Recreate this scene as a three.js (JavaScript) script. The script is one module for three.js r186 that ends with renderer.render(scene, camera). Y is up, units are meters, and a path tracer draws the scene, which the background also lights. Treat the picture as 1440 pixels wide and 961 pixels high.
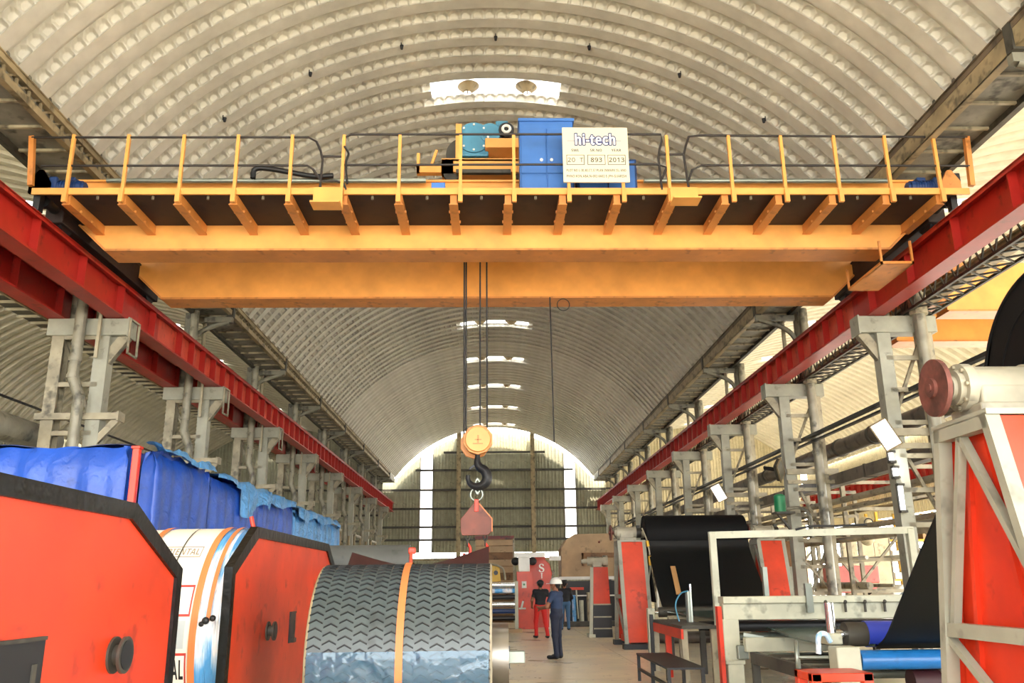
import * as THREE from 'three';
import { mergeGeometries, mergeVertices } from 'three/addons/utils/BufferGeometryUtils.js';
import { RoundedBoxGeometry } from 'three/addons/geometries/RoundedBoxGeometry.js';
import { MarchingCubes } from 'three/addons/objects/MarchingCubes.js';
import { RectAreaLightUniformsLib } from 'three/addons/lights/RectAreaLightUniformsLib.js';

// ---------------------------------------------------------------- camera, sky, sun, exposure
const scene = new THREE.Scene();
const camera = new THREE.PerspectiveCamera(2 * Math.atan(480.5 / 1200) * 180 / Math.PI, 1440 / 961, 0.1, 400);
camera.rotation.order = 'YXZ';
camera.position.set(-0.1, 1.66, 0);
camera.rotation.set(15.86 * Math.PI / 180, -1.35 * Math.PI / 180, -0.6 * Math.PI / 180);
scene.background = new THREE.Color(1.0, 1.0, 0.985);      // bright hazy overcast
scene.backgroundIntensity = 12;
RectAreaLightUniformsLib.init();
const sun = new THREE.DirectionalLight(0xfff0dc, 20);     // high sun on the open yards in front of and beside the halls
sun.position.set(14, 66, 30); sun.target.position.set(0, 0, 0);
sun.castShadow = true; sun.shadow.radius = 3; sun.shadow.mapSize.set(4096, 4096);
Object.assign(sun.shadow.camera, { left: -60, right: 60, top: 70, bottom: -70, near: 1, far: 220 });
scene.add(sun, sun.target);
const renderer = new THREE.WebGLRenderer({ antialias: true });
renderer.toneMapping = THREE.LinearToneMapping;
renderer.toneMappingExposure = 0.88;
renderer.shadowMap.enabled = true;

// ---------------------------------------------------------------- helpers
let seed = 20131;
const rnd = () => { seed = (seed * 1664525 + 1013904223) >>> 0; return seed / 4294967296; };
const rr = (a, b) => a + (b - a) * rnd();
const V = (x, y, d) => new THREE.Vector3(x, y, -d);        // d = metres down the hall
const taken = {};
const numbered = (n) => { const k = taken[n] = (taken[n] ?? -1) + 1; return k ? n + '_' + String(k).padStart(3, '0') : n; };
function boxUV(g) {                                        // uv in metres, by the main direction of each face
  if (g.userData.ownUV) return g;
  if (g.index) g = g.toNonIndexed();
  const p = g.attributes.position, n = p.count, uv = new Float32Array(n * 2);
  const a = new THREE.Vector3(), b = new THREE.Vector3(), c = new THREE.Vector3();
  for (let i = 0; i < n; i += 3) {
    a.fromBufferAttribute(p, i); b.fromBufferAttribute(p, i + 1); c.fromBufferAttribute(p, i + 2);
    const nx = b.clone().sub(a).cross(c.clone().sub(a)), ax = Math.abs(nx.x), ay = Math.abs(nx.y), az = Math.abs(nx.z);
    for (let k = 0; k < 3; k++) {
      const q = [a, b, c][k];
      const [u, v] = ax >= ay && ax >= az ? [q.z, q.y] : ay >= az ? [q.x, q.z] : [q.x, q.y];
      uv[(i + k) * 2] = u; uv[(i + k) * 2 + 1] = v;
    }
  }
  g.setAttribute('uv', new THREE.BufferAttribute(uv, 2));
  return g;
}
function clean(g) { for (const k of Object.keys(g.attributes)) if (!['position', 'normal', 'uv'].includes(k)) g.deleteAttribute(k); return g; }
function join(gs) {
  gs = (Array.isArray(gs) ? gs : [gs]).flat(4);
  if (gs.length === 1 && gs[0].userData.ownUV) return gs[0];
  gs = gs.map((g) => clean(boxUV(g.clone())));
  return gs.length > 1 ? mergeGeometries(gs) : gs[0];
}
function mesh(name, gs, m, parent) {                       // one named part
  const o = new THREE.Mesh(gs.isBufferGeometry && gs.userData.shared ? gs : join(gs), m);
  o.name = parent ? name : numbered(name); o.castShadow = o.receiveShadow = true;
  (parent ?? scene).add(o); return o;
}
const share = (gs) => { const g = join(gs); g.userData.shared = true; return g; };
function tag(o, label, category, group, kind) {
  o.userData.label = label; o.userData.category = category;
  if (group) o.userData.group = group;
  if (kind) o.userData.kind = kind;
  return o;
}
function thing(name, label, category, group, kind) {
  const o = new THREE.Group(); o.name = numbered(name); scene.add(o);
  return tag(o, label, category, group, kind);
}
function copy(src, label, x = 0, d = 0, ry = 0) {
  const o = src.clone(); o.name = numbered(src.name.replace(/_\d{3}$/, '')); o.userData = { ...src.userData };
  if (label) o.userData.label = label;
  o.position.set(x, 0, -d); o.rotation.y = ry; scene.add(o); return o;
}
const at = (g, x, y, d) => g.translate(x, y, -d);
const bx = (x0, x1, y0, y1, d0, d1) => new THREE.BoxGeometry(Math.abs(x1 - x0), Math.abs(y1 - y0), Math.abs(d1 - d0)).translate((x0 + x1) / 2, (y0 + y1) / 2, -(d0 + d1) / 2);
const rbx = (x0, x1, y0, y1, d0, d1, r = 0.02) => new RoundedBoxGeometry(Math.abs(x1 - x0), Math.abs(y1 - y0), Math.abs(d1 - d0), 2, r).translate((x0 + x1) / 2, (y0 + y1) / 2, -(d0 + d1) / 2);
function orient(g, a, b, up) {                             // geometry along +y, centred, turned to run a -> b
  const y = b.clone().sub(a).normalize();
  let u = up ?? (Math.abs(y.y) > 0.9 ? new THREE.Vector3(0, 0, 1) : new THREE.Vector3(0, 1, 0));
  const x = u.clone().cross(y).normalize(), z = x.clone().cross(y);
  g.applyMatrix4(new THREE.Matrix4().makeBasis(x, y, z)); 
  const c = a.clone().add(b).multiplyScalar(0.5); return g.translate(c.x, c.y, c.z);
}
const bar = (a, b, w = 0.06, h = w, up) => orient(new THREE.BoxGeometry(w, a.distanceTo(b), h), a, b, up);
const rod = (a, b, r = 0.03, n = 10, r2 = r) => orient(new THREE.CylinderGeometry(r2, r, a.distanceTo(b), n), a, b);
const tube = (pts, r, n = 8, seg = pts.length * 6, tension = 0.5) => new THREE.TubeGeometry(new THREE.CatmullRomCurve3(pts, false, 'catmullrom', tension), seg, r, n);
const disc = (x0, x1, y, d, r, n = 32) => rod(V(x0, y, d), V(x1, y, d), r, n);          // cylinder with its axis across the hall
function ext(pts, depth, bevel = 0) {                      // outline in x,y pulled towards +z
  const s = new THREE.Shape(pts.map(([x, y]) => new THREE.Vector2(x, y)));
  return new THREE.ExtrudeGeometry(s, { depth, bevelEnabled: bevel > 0, bevelThickness: bevel, bevelSize: bevel, bevelSegments: 2, steps: 1 });
}
function extSide(pts, x0, x1, hole) {                      // outline in d,y pulled across the hall from x0 to x1
  const s = new THREE.Shape(pts.map(([d, y]) => new THREE.Vector2(d, y)));
  if (hole) s.holes.push(new THREE.Path(hole.map(([d, y]) => new THREE.Vector2(d, y))));
  const g = new THREE.ExtrudeGeometry(s, { depth: Math.abs(x1 - x0), bevelEnabled: false, steps: 1 });
  return g.applyMatrix4(new THREE.Matrix4().set(0, 0, 1, Math.min(x0, x1), 0, 1, 0, 0, -1, 0, 0, 0, 0, 0, 0, 1));
}
// surface given by f(u,v) -> [x,y,d], uv in metres when scaled by su, sv
function surf(nu, nv, f, su = 1, sv = 1) {
  const p = [], uv = [], ix = [];
  for (let i = 0; i <= nu; i++) for (let j = 0; j <= nv; j++) { const [x, y, d] = f(i / nu, j / nv); p.push(x, y, -d); uv.push(i / nu * su, j / nv * sv); }
  for (let i = 0; i < nu; i++) for (let j = 0; j < nv; j++) { const a = i * (nv + 1) + j, b = a + nv + 1; ix.push(a, b, a + 1, b, b + 1, a + 1); }
  const g = new THREE.BufferGeometry();
  g.setAttribute('position', new THREE.Float32BufferAttribute(p, 3)); g.setAttribute('uv', new THREE.Float32BufferAttribute(uv, 2));
  g.setIndex(ix); g.computeVertexNormals(); g.userData.ownUV = true; return g;
}

// ---------------------------------------------------------------- textures
function tileNoise(size, cells, rng) {                     // tileable value noise
  const g = new Float32Array(cells * cells).map(() => rng()), out = new Float32Array(size * size);
  for (let y = 0; y < size; y++) for (let x = 0; x < size; x++) {
    const fx = x / size * cells, fy = y / size * cells, x0 = fx | 0, y0 = fy | 0, tx = fx - x0, ty = fy - y0;
    const sx = tx * tx * (3 - 2 * tx), sy = ty * ty * (3 - 2 * ty), q = (i, j) => g[(j % cells) * cells + (i % cells)];
    out[y * size + x] = (q(x0, y0) * (1 - sx) + q(x0 + 1, y0) * sx) * (1 - sy) + (q(x0, y0 + 1) * (1 - sx) + q(x0 + 1, y0 + 1) * sx) * sy;
  }
  return out;
}
function fbm(size, base, oct) { const o = new Float32Array(size * size); let a = 0.5, t = 0; for (let k = 0; k < oct; k++) { const n = tileNoise(size, base << k, rnd); for (let i = 0; i < o.length; i++) o[i] += n[i] * a; t += a; a *= 0.55; } return o.map((v) => v / t); }
function dataTex(size, fill, srgb = true, rep = 1) {
  const d = new Uint8Array(size * size * 4);
  for (let i = 0; i < size * size; i++) { const c = fill(i, i % size, (i / size) | 0); for (let k = 0; k < 3; k++) d[i * 4 + k] = Math.max(0, Math.min(255, c[k])); d[i * 4 + 3] = 255; }
  const t = new THREE.DataTexture(d, size, size); t.wrapS = t.wrapT = THREE.RepeatWrapping; t.magFilter = THREE.LinearFilter; t.minFilter = THREE.LinearMipmapLinearFilter; t.generateMipmaps = true;
  if (srgb) t.colorSpace = THREE.SRGBColorSpace; t.repeat.set(rep, rep); t.needsUpdate = true; return t;
}
const nA = fbm(256, 4, 5), nB = fbm(256, 8, 4), nC = fbm(512, 3, 6);
const wornTex = dataTex(256, (i) => { const v = 232 + (nA[i] - 0.5) * 60 - Math.max(0, nB[i] - 0.66) * 330; return [v, v * 0.99, v * 0.975]; }, true, 0.6);
const dirtyTex = dataTex(256, (i) => { const v = 215 + (nA[i] - 0.5) * 120 - Math.max(0, nB[i] - 0.58) * 420; return [v, v * 0.96, v * 0.9]; }, true, 0.5);
const fineTex = dataTex(256, (i) => { const v = 240 + (nB[i] - 0.5) * 34 + (nA[i] - 0.5) * 20; return [v, v, v]; }, true, 0.35);
const rustTex = dataTex(256, (i) => { const k = nA[i], m = nB[i]; return [92 + k * 75 - m * 60, 52 + k * 45 - m * 30, 46 + k * 38 - m * 26]; }, true, 1.5);
const wrinkleTex = dataTex(256, (i, x, y) => { const v = 128 + 100 * Math.sin(nA[i] * 22 + x * 0.05) * (nB[i]) ; return [v, v, v]; }, false, 0.8);
const filmTex = dataTex(256, (i, x, y) => { const k = Math.min(1, Math.max(0, (nA[(((y >> 2) % 256) * 256 + x) % 65536] - 0.38) * 4)); return [80 + 160 * k, 160 + 82 * k, 226 + 24 * k]; }, true, 1.6);  // white streaks are highlights put into the blue film colour
const concreteTex = dataTex(512, (i, x, y) => {
  const k = nC[i], crack = Math.abs(nC[(i + 7777) % nC.length] - 0.5) < 0.004 ? -45 : 0, scuff = nA[(y % 256) * 256 + ((x * 3) % 256)] > 0.72 ? -28 : 0;
  const v = 232 + (k - 0.5) * 95 + crack + scuff; return [v, v * 0.975, v * 0.89];
}, true, 0.22);
const concreteRough = dataTex(512, (i) => { const v = 70 + nC[i] * 150; return [v, v, v]; }, false, 0.22);

// ---------------------------------------------------------------- materials
const col = (c) => new THREE.Color(c);
const mat = (c, roughness = 0.6, o = {}) => new THREE.MeshStandardMaterial({ color: col(c), roughness, metalness: 0, side: THREE.DoubleSide, ...o });
const phys = (c, roughness, o = {}) => new THREE.MeshPhysicalMaterial({ color: col(c), roughness, side: THREE.DoubleSide, ...o });
const M = {
  roof: mat('#d8d5c9', 0.5, { map: fineTex, metalness: 0.12 }),
  roofSide: mat('#dcd6c2', 0.55, { map: fineTex }),
  clad: mat('#a9aa94', 0.6, { map: wornTex }),
  cladCream: mat('#ddd3b0', 0.6, { map: wornTex }),
  clad2: mat('#c9c4a4', 0.6, { map: wornTex }),
  steel: mat('#8f938c', 0.5, { map: dirtyTex }),
  steelLight: mat('#b9b7a6', 0.5, { map: dirtyTex }),
  steelTan: mat('#b3a88c', 0.55, { map: dirtyTex }),
  steelDark: mat('#4c4d49', 0.55, { map: dirtyTex }),
  soffit: mat('#8d9190', 0.6, { map: dirtyTex }),
  fascia: mat('#7d7263', 0.6, { map: dirtyTex }),
  pipe: mat('#a3a69e', 0.42, { map: dirtyTex, metalness: 0.1 }),
  pipeRed: mat('#75706b', 0.45, { map: dirtyTex }),
  red: mat('#b3241a', 0.42, { map: wornTex }),
  redPale: mat('#d4523c', 0.4, { map: wornTex }),  // lighter copy of red: sheen on the far web panels put into colour
  redDark: mat('#7c1c16', 0.5, { map: dirtyTex }),
  orange: mat('#f2ab58', 0.4, { map: fineTex }),
  orangeDeep: mat('#dd9148', 0.42, { map: wornTex }),
  brownPlate: mat('#33211c', 0.7, { map: dirtyTex }),
  black: mat('#16171a', 0.45),
  blackMatt: phys('#050608', 0.7, { map: fineTex, specularIntensity: 0.45 }),
  rubber: mat('#0e1013', 0.62, { map: fineTex }),
  beltTop: phys('#070b0d', 0.5, { map: fineTex, specularIntensity: 0.6 }),
  chevBelt: phys('#4d5b5f', 0.36, { map: wornTex, clearcoat: 0.25, clearcoatRoughness: 0.4 }),  // black rubber set grey, its sheen put into the colour
  chevRib: phys('#12181b', 0.5, {}),  // darker than the belt: shadow lines at the cleats put into colour
  maroon: mat('#3b171c', 0.55, { map: wornTex }),
  blue: mat('#3f76c4', 0.4, { map: fineTex }),
  blueDark: mat('#16386f', 0.42, { map: wornTex }),
  teal: mat('#4d94b8', 0.4, { map: wornTex }),
  rope: mat('#1d1d20', 0.6),
  rail: mat('#26211f', 0.5),
  railSteel: mat('#9aa39b', 0.35, { metalness: 0.6, map: wornTex }),
  drumSteel: mat('#9a9690', 0.3, { metalness: 0.85, map: wornTex }),
  chrome: mat('#d9dcdc', 0.16, { metalness: 0.95 }),
  signFace: mat('#d6ceb4', 0.5),
  redOrange: mat('#e2431d', 0.36, { map: wornTex }),
  redOrange2: mat('#e63c1c', 0.4, { map: wornTex }),
  creamPaint: mat('#c9ccb8', 0.45, { map: wornTex }),
  greyPaint: mat('#a8aa9c', 0.45, { map: wornTex }),
  gearGrey: mat('#c3c5ba', 0.5, { map: dirtyTex }),
  rust: mat('#ffffff', 0.7, { map: rustTex, metalness: 0.2 }),
  wrapFilm: phys('#060908', 0.42, { bumpMap: wrinkleTex, bumpScale: 0.008, specularIntensity: 0.6, clearcoat: 0.12, clearcoatRoughness: 0.12 }),
  whiteSheet: mat('#e9e6da', 0.45, { bumpMap: wrinkleTex, bumpScale: 0.015 }),
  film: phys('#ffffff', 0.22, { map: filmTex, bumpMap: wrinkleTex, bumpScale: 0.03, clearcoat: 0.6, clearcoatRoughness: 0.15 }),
  filmBlue: phys('#5aa5e0', 0.25, { bumpMap: wrinkleTex, bumpScale: 0.03, clearcoat: 0.6 }),
  strap: mat('#ef8a4e', 0.5, { map: fineTex }),
  tarp: phys('#2458c6', 0.38, { map: wornTex, bumpMap: wrinkleTex, bumpScale: 0.01 }),
  tarpLight: phys('#5aa6ee', 0.36, { map: wornTex, bumpMap: wrinkleTex, bumpScale: 0.03 }),
  brown: mat('#97734f', 0.65, { map: dirtyTex }),
  tan: mat('#b79a74', 0.6, { map: wornTex }),
  plate: mat('#8a4a3a', 0.5, { map: dirtyTex }),
  yellow: mat('#e6b92f', 0.5, { map: wornTex }),
  pink: mat('#e07a72', 0.5, { map: wornTex }),
  green: mat('#1f8a5a', 0.45, { map: wornTex }),
  white: mat('#efeee6', 0.45, { map: fineTex }),
  wood: mat('#b88d5a', 0.65, { map: wornTex }),
  floor: mat('#f3ede0', 0.55, { map: concreteTex, roughnessMap: concreteRough }),
  yard: mat('#c6c3ba', 0.85, { map: fineTex }),
  pane: phys('#ffffff', 1.0, { transmission: 0.75, thickness: 0, ior: 1.3 }),
  glass: phys('#f4fbff', 0.02, { transmission: 1, thickness: 0 }),
  lampFace: new THREE.MeshStandardMaterial({ color: col('#ffffff'), emissive: col('#ffffff'), emissiveIntensity: 3 }),
};

// ---------------------------------------------------------------- ground and floor
const yard = mesh('ground', [bx(-90, 90, -0.3, -0.06, -80, -15.9)], M.yard);
tag(yard, 'pale sunlit concrete yard outside the open end of the hall', 'ground', null, 'structure');
const yardFar = mesh('ground', [bx(-90, 90, -0.3, -0.06, 72.6, 160)], M.yard);
tag(yardFar, 'pale concrete ground behind the end wall of the hall', 'ground', null, 'structure');
const yardEast = mesh('ground', [bx(26.1, 90, -0.3, -0.06, -15.9, 72.6)], M.yard);
tag(yardEast, 'pale concrete ground along the open flank of the cream bay', 'ground', null, 'structure');
const floor = thing('floor', 'cream polished concrete floor with slab joints and scuff marks', 'floor', null, 'structure');
mesh('subfloor', [bx(-26.1, 26.1, -0.3, -0.07, -15.9, 72.6)], M.steelDark, floor);
{
  const sw = 5.8, sd = 5.4, variants = [];
  for (let k = 0; k < 6; k++) {
    const g = boxUV(rbx(0.004, sw - 0.004, -0.07, 0, 0.004, sd - 0.004, 0.006)); const uv = g.attributes.uv, ou = rr(0, 9), ov = rr(0, 9);
    for (let i = 0; i < uv.count; i++) uv.setXY(i, (k % 2 ? -1 : 1) * uv.getX(i) + ou, uv.getY(i) + ov);
    clean(g); g.userData.ownUV = g.userData.shared = true; variants.push(g);
  }
  for (let i = 0; i < 9; i++) for (let j = 0; j < 17; j++) {
    const s = mesh('floor_slab', variants[(i * 5 + j * 7) % 6], M.floor, floor); s.position.set(-26.1 + i * sw + 0.0, 0, 16 - j * sd);
  }
}

// ---------------------------------------------------------------- barrel roofs: crimped arch panels
const RC = 4.16, RR = 10, PH = Math.asin(0.8), PW = 0.69, D0 = -15.93, NP = 124;
function archPanel(seg, rows, crimp, ranges) {
  const gs = [];
  const prof = [[0, 0.1], [0.09, 0.1], [0.19, -0.11], [0.5, -0.11], [0.6, 0.1], [PW, 0.1]];
  for (const [f0, f1] of ranges) {
    const n = Math.max(2, Math.round(seg * (f1 - f0) / (2 * PH)));
    for (let s = 0; s < prof.length - 1; s++) {
      const [a, b] = [prof[s], prof[s + 1]], web = s === 1, nr = web && crimp ? rows : 1;
      const g = surf(n, nr, (u, v) => {
        const f = f0 + (f1 - f0) * u, dd = a[0] + (b[0] - a[0]) * v; let r = RR + a[1] + (b[1] - a[1]) * v, d = dd;
        if (crimp) {
          const t = (f * RR / 0.2727 + 500.001) % 1, k = 1 - Math.pow(2 * t - 1, 2);
          if (web) { const e = Math.abs(2 * t - 1), inside = e < 0.78 && v > 0.12 + 0.5 * e * e && v < 0.93, w = inside ? 0.07 : 0; d += w * 0.9; r += w * 0.43; }
          else if (s === 2) r += 0.008 * k * Math.sin(Math.PI * v);
        }
        return [r * Math.sin(f), RC + r * Math.cos(f), d];
      }, (f1 - f0) * RR, Math.hypot(b[0] - a[0], b[1] - a[1]));
      gs.push(clean(g.toNonIndexed()));
    }
  }
  const g = mergeGeometries(gs); g.userData.ownUV = g.userData.shared = true; return g;
}
const SKY = 0.168;
const PX = PH + 0.012, full = [[-PX, PX]], cut = [[-PX, -SKY], [SKY, PX]];
const pNear = archPanel(612, 8, true, full), pNearCut = archPanel(612, 8, true, cut), pFar = archPanel(84, 1, false, full), pFarCut = archPanel(84, 1, false, cut);
const paneGeo = (f0, f1) => { const a = surf(8, 1, (u, v) => { const f = f0 + (f1 - f0) * u; return [(RR + 0.02) * Math.sin(f), RC + (RR + 0.02) * Math.cos(f), 0.0 + v * PW]; }, 1, 1); const g = clean(a.toNonIndexed()); g.userData.ownUV = g.userData.shared = true; return g; };
const panes = [paneGeo(-SKY, -0.095), paneGeo(-0.05, 0.06), paneGeo(0.105, SKY)];
const ventGeos = [-0.0725, 0.0825].map((f) => {
  const c = new THREE.LatheGeometry([[0.34, 0.06], [0.3, 0.02], [0.12, -0.16], [0.1, -0.2]].map(([r, y]) => new THREE.Vector2(r, y)), 20);
  const g = share([at(c, (RR + 0.02) * Math.sin(f), RC + (RR + 0.02) * Math.cos(f), PW / 2)]); return g;
});
const stemGeos = [-0.0725, 0.0825].map((f) => share([rod(V((RR) * Math.sin(f), RC + RR * Math.cos(f) - 0.18, PW / 2), V(RR * Math.sin(f), RC + RR * Math.cos(f) + 0.12, PW / 2), 0.018, 8)]));
const capGeos = [[-0.095, -0.05], [0.06, 0.105]].map(([a, b]) => { const g = paneGeo(a, b); return g; });
let nWindow = 0;
function vault(cx, label, m, near, nearTo, first) {
  const roof = thing('ceiling', label, 'roof', null, 'structure');
  for (let i = first; i < NP; i++) {
    const d = D0 + i * PW, sky = i % 10 === 1, det = near && d > 2 && d < nearTo;
    const p = mesh('roof_panel', det ? (sky ? pNearCut : pNear) : (sky ? pFarCut : pFar), m, roof); p.position.set(cx, 0, -d);
    if (sky && d > -5) {
      const w = new THREE.Group(); w.name = 'window_' + (++nWindow); scene.add(w); w.position.set(cx, 0, -d);
      tag(w, near ? 'milky rooflight strip with two vents in the vault over the crane' : cx > 0 ? 'milky rooflight strip in the cream vault of the neighbouring bay' : 'milky rooflight strip in the ribbed vault behind blue tarps', 'skylight', near ? 'rooflights of the crane bay' : cx > 0 ? 'rooflights of the cream bay' : 'rooflights of the tarp side bay', 'structure');
      for (const g of panes) mesh('pane', g, M.pane, w);
      for (let k = 0; k < 2; k++) { mesh('pane', capGeos[k], M.pane, w); const v = mesh('vent', ventGeos[k], M.steelTan, w); mesh('vent_stem', stemGeos[k], M.steelDark, v); }
    }
  }
  return roof;
}
vault(0, 'crimped metal barrel vault roof arching over the yellow crane', M.roof, true, 44, 0);
vault(17, 'cream ribbed barrel vault of the neighbouring bay beyond the lattice columns', M.roofSide, false, 0, 12);
vault(-17, 'ribbed barrel vault of the bay behind the blue tarps', M.roofSide, false, 0, 12);

// hanging bolts: small dark clips along one arch
for (let k = -3; k <= 3; k++) {
  const f = k * 0.225, d = 17.35;
  tag(mesh('roof_clip', [at(new THREE.CylinderGeometry(0.045, 0.03, 0.1, 8), (RR - 0.16) * Math.sin(f), RC + (RR - 0.16) * Math.cos(f), d), at(new THREE.CylinderGeometry(0.012, 0.012, 0.12, 6), (RR - 0.09) * Math.sin(f), RC + (RR - 0.09) * Math.cos(f), d)], M.black), 'small black clip on the crimped vault above the crane', 'clip', 'black clips along one roof arch');
}

// ---------------------------------------------------------------- valley gutters with trusses
for (const s of [-1, 1]) {
  const g = thing('trim', s < 0 ? 'steel valley gutter above the tarp side columns' : 'steel valley gutter above the machine side columns', 'gutter', null, 'structure'); g.name = s < 0 ? 'trim_1' : 'trim_2';
  const x0 = s * 8.08, x1 = s * 9.0;
  mesh('gutter_pan', [bx(x0, x1, 9.62, 9.66, -15.9, 69.6), bx(x0 - s * 0.01, x0 + s * 0.01, 9.66, 10.2, -15.9, 69.6), bx(x1 - s * 0.02, x1, 9.66, 10.3, -15.9, 69.6)], M.soffit, g);
  const rib = share([bx(x0, x1, -0.02, 0.03, 0, 0.06)]);
  for (let d = 6; d < 69; d += 0.86) { const r = mesh('rib', rib, M.steelLight, g); r.position.set(0, 9.585, -d); }
  mesh('outer_angle', [bx(x1 - s * 0.02, x1 + s * 0.1, 9.5, 9.62, -15.9, 69.6)], M.steelDark, g);
}
function truss(s) {
  const t = thing('gutter_truss', s < 0 ? 'grey lattice edge truss under the vault on the tarp side' : 'tan channel edge truss under the vault on the machine side', 'truss', s < 0 ? 'edge trusses on the tarp side' : 'edge trusses on the machine side');
  const x = s * 8.02, L = 6.7;
  mesh('top_chord', [bx(x - 0.07, x + 0.07, 9.86, 9.97, 0, L), bx(x - s * 0.1, x + s * 0.08, 9.965, 9.985, 0, L)], s < 0 ? M.steelTan : M.fascia, t);
  mesh('bottom_chord', s < 0 ? [bx(x - 0.06, x + 0.06, 9.56, 9.7, 0, L)] : [bx(x - 0.05, x + 0.13, 9.54, 9.58, 0, L), bx(x - 0.06, x - 0.02, 9.54, 9.9, 0, L)], s < 0 ? M.steelTan : M.steelTan, t);
  if (s < 0) {
    const dg = share([bar(V(0, 9.68, 0), V(0, 9.9, 0.34), 0.05, 0.035)]), vg = share([bar(V(0, 9.68, 0), V(0, 9.9, 0), 0.045, 0.045)]);
    for (let k = 0; k < 17; k++) { const a = mesh('diagonal', dg, M.steelTan, t), b = mesh('vertical', vg, M.steelTan, t); a.position.set(x, 0, -(0.05 + k * 0.39)); b.position.set(x, 0, -(0.05 + k * 0.39)); }
  } else mesh('web_sheet', [bx(x + 0.02, x + 0.05, 9.58, 9.9, 0, L)], M.steelDark, t);
  mesh('splice', [bx(x - 0.1, x + 0.1, 9.5, 9.99, L - 0.18, L)], M.steelDark, t);
  return t;
}
for (const s of [-1, 1]) { const t0 = truss(s); t0.position.z = -4.7; for (let k = 1; k < 9; k++) copy(t0, null, 0, 4.7 + k * 6.75); }

// ---------------------------------------------------------------- crane runway girders
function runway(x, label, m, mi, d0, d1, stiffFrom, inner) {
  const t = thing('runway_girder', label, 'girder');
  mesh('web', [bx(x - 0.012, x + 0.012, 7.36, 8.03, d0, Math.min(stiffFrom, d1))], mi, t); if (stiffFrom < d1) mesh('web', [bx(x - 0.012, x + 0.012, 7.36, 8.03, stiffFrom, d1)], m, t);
  mesh('top_flange', [bx(x - 0.2, x + 0.2, 8.03, 8.07, d0, d1), bx(x - 0.2, x - 0.18, 7.97, 8.05, d0, d1), bx(x + 0.18, x + 0.2, 7.97, 8.05, d0, d1)], mi, t);
  mesh('bottom_flange', [bx(x - 0.19, x + 0.19, 7.32, 7.36, d0, d1)], mi, t);
  mesh('rail', [bx(x - 0.035, x + 0.035, 8.07, 8.15, d0, d1), bx(x - 0.07, x + 0.07, 8.07, 8.085, d0, d1)], M.rail, t);
  const sg = share([bx(x - 0.17, x - 0.01, 7.36, 8.03, 0, 0.03), bx(x + 0.01, x + 0.17, 7.36, 8.03, 0, 0.03)]);
  const clip = share([bx(x - 0.12, x + 0.12, 8.07, 8.11, 0, 0.06)]);
  for (let d = d0 + 0.4; d < d1; d += d < stiffFrom ? 1.8 : 0.92) { const p = mesh('stiffener', sg, mi, t); p.position.z = -d; }
  if (inner) for (let d = 8; d < 34; d += 1.1) { const p = mesh('rail_clip', clip, M.rail, t); p.position.z = -d; }
  return t;
}
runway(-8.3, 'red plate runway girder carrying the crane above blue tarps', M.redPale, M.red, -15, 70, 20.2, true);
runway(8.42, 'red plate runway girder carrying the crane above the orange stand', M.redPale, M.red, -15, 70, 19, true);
runway(-9.6, 'second red runway girder behind the lattice columns on the tarp side', M.red, M.red, -15, 70, 60, false);
runway(25.0, 'distant red runway girder along the open flank of the cream bay', M.red, M.red, 8, 70, 8, false);
// horizontal lattice walkways between the runway girders
function latticeWalk(s) {
  const t = thing('lattice_walkway', s < 0 ? 'grey walkway edge channel hung beside the runway girder on the tarp side' : 'black lattice walkway truss below the runway girder on the machine side', 'walkway');
  const xa = s * 9.1, xb = s * 9.75, y = 7.39;
  if (s > 0) {
    mesh('chord', [bx(xa - 0.03, xa + 0.03, y - 0.03, y + 0.03, -6, 70)], M.steelDark, t);
    mesh('chord', [bx(xb - 0.03, xb + 0.03, y - 0.03, y + 0.03, -6, 70)], M.steelDark, t);
    mesh('chord', [bx(xa - 0.03, xa + 0.03, y + 0.4, y + 0.46, -6, 70)], M.steelDark, t);
    const a = share([bar(V(xa, y, 0), V(xb, y, 0.45), 0.035, 0.035)]), b = share([bar(V(xa, y, 0.45), V(xb, y, 0), 0.035, 0.035)]), c = share([bar(V(xa, y, 0), V(xa, y + 0.43, 0.22), 0.03, 0.03)]), e = share([bar(V(xa, y + 0.43, 0.22), V(xa, y, 0.45), 0.03, 0.03)]);
    for (let d = 9; d < 50; d += 0.45) for (const g of [a, b, c, e]) mesh('lattice_bar', g, M.steelDark, t).position.z = -d;
  } else {
    mesh('edge_channel', [bx(-9.92, -9.87, 7.34, 7.52, -6, 70), bx(-9.92, -9.82, 7.5, 7.52, -6, 70)], M.steelTan, t);
    mesh('grating', [bx(-10.5, -9.93, 7.44, 7.47, -6, 70)], M.steelDark, t);
    const c = share([bx(-10.5, -9.93, 7.37, 7.43, 0, 0.05)]); for (let d = 6; d < 60; d += 0.5) mesh('cross_bar', c, M.steelLight, t).position.z = -d;
  }
}
latticeWalk(-1); latticeWalk(1);

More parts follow.
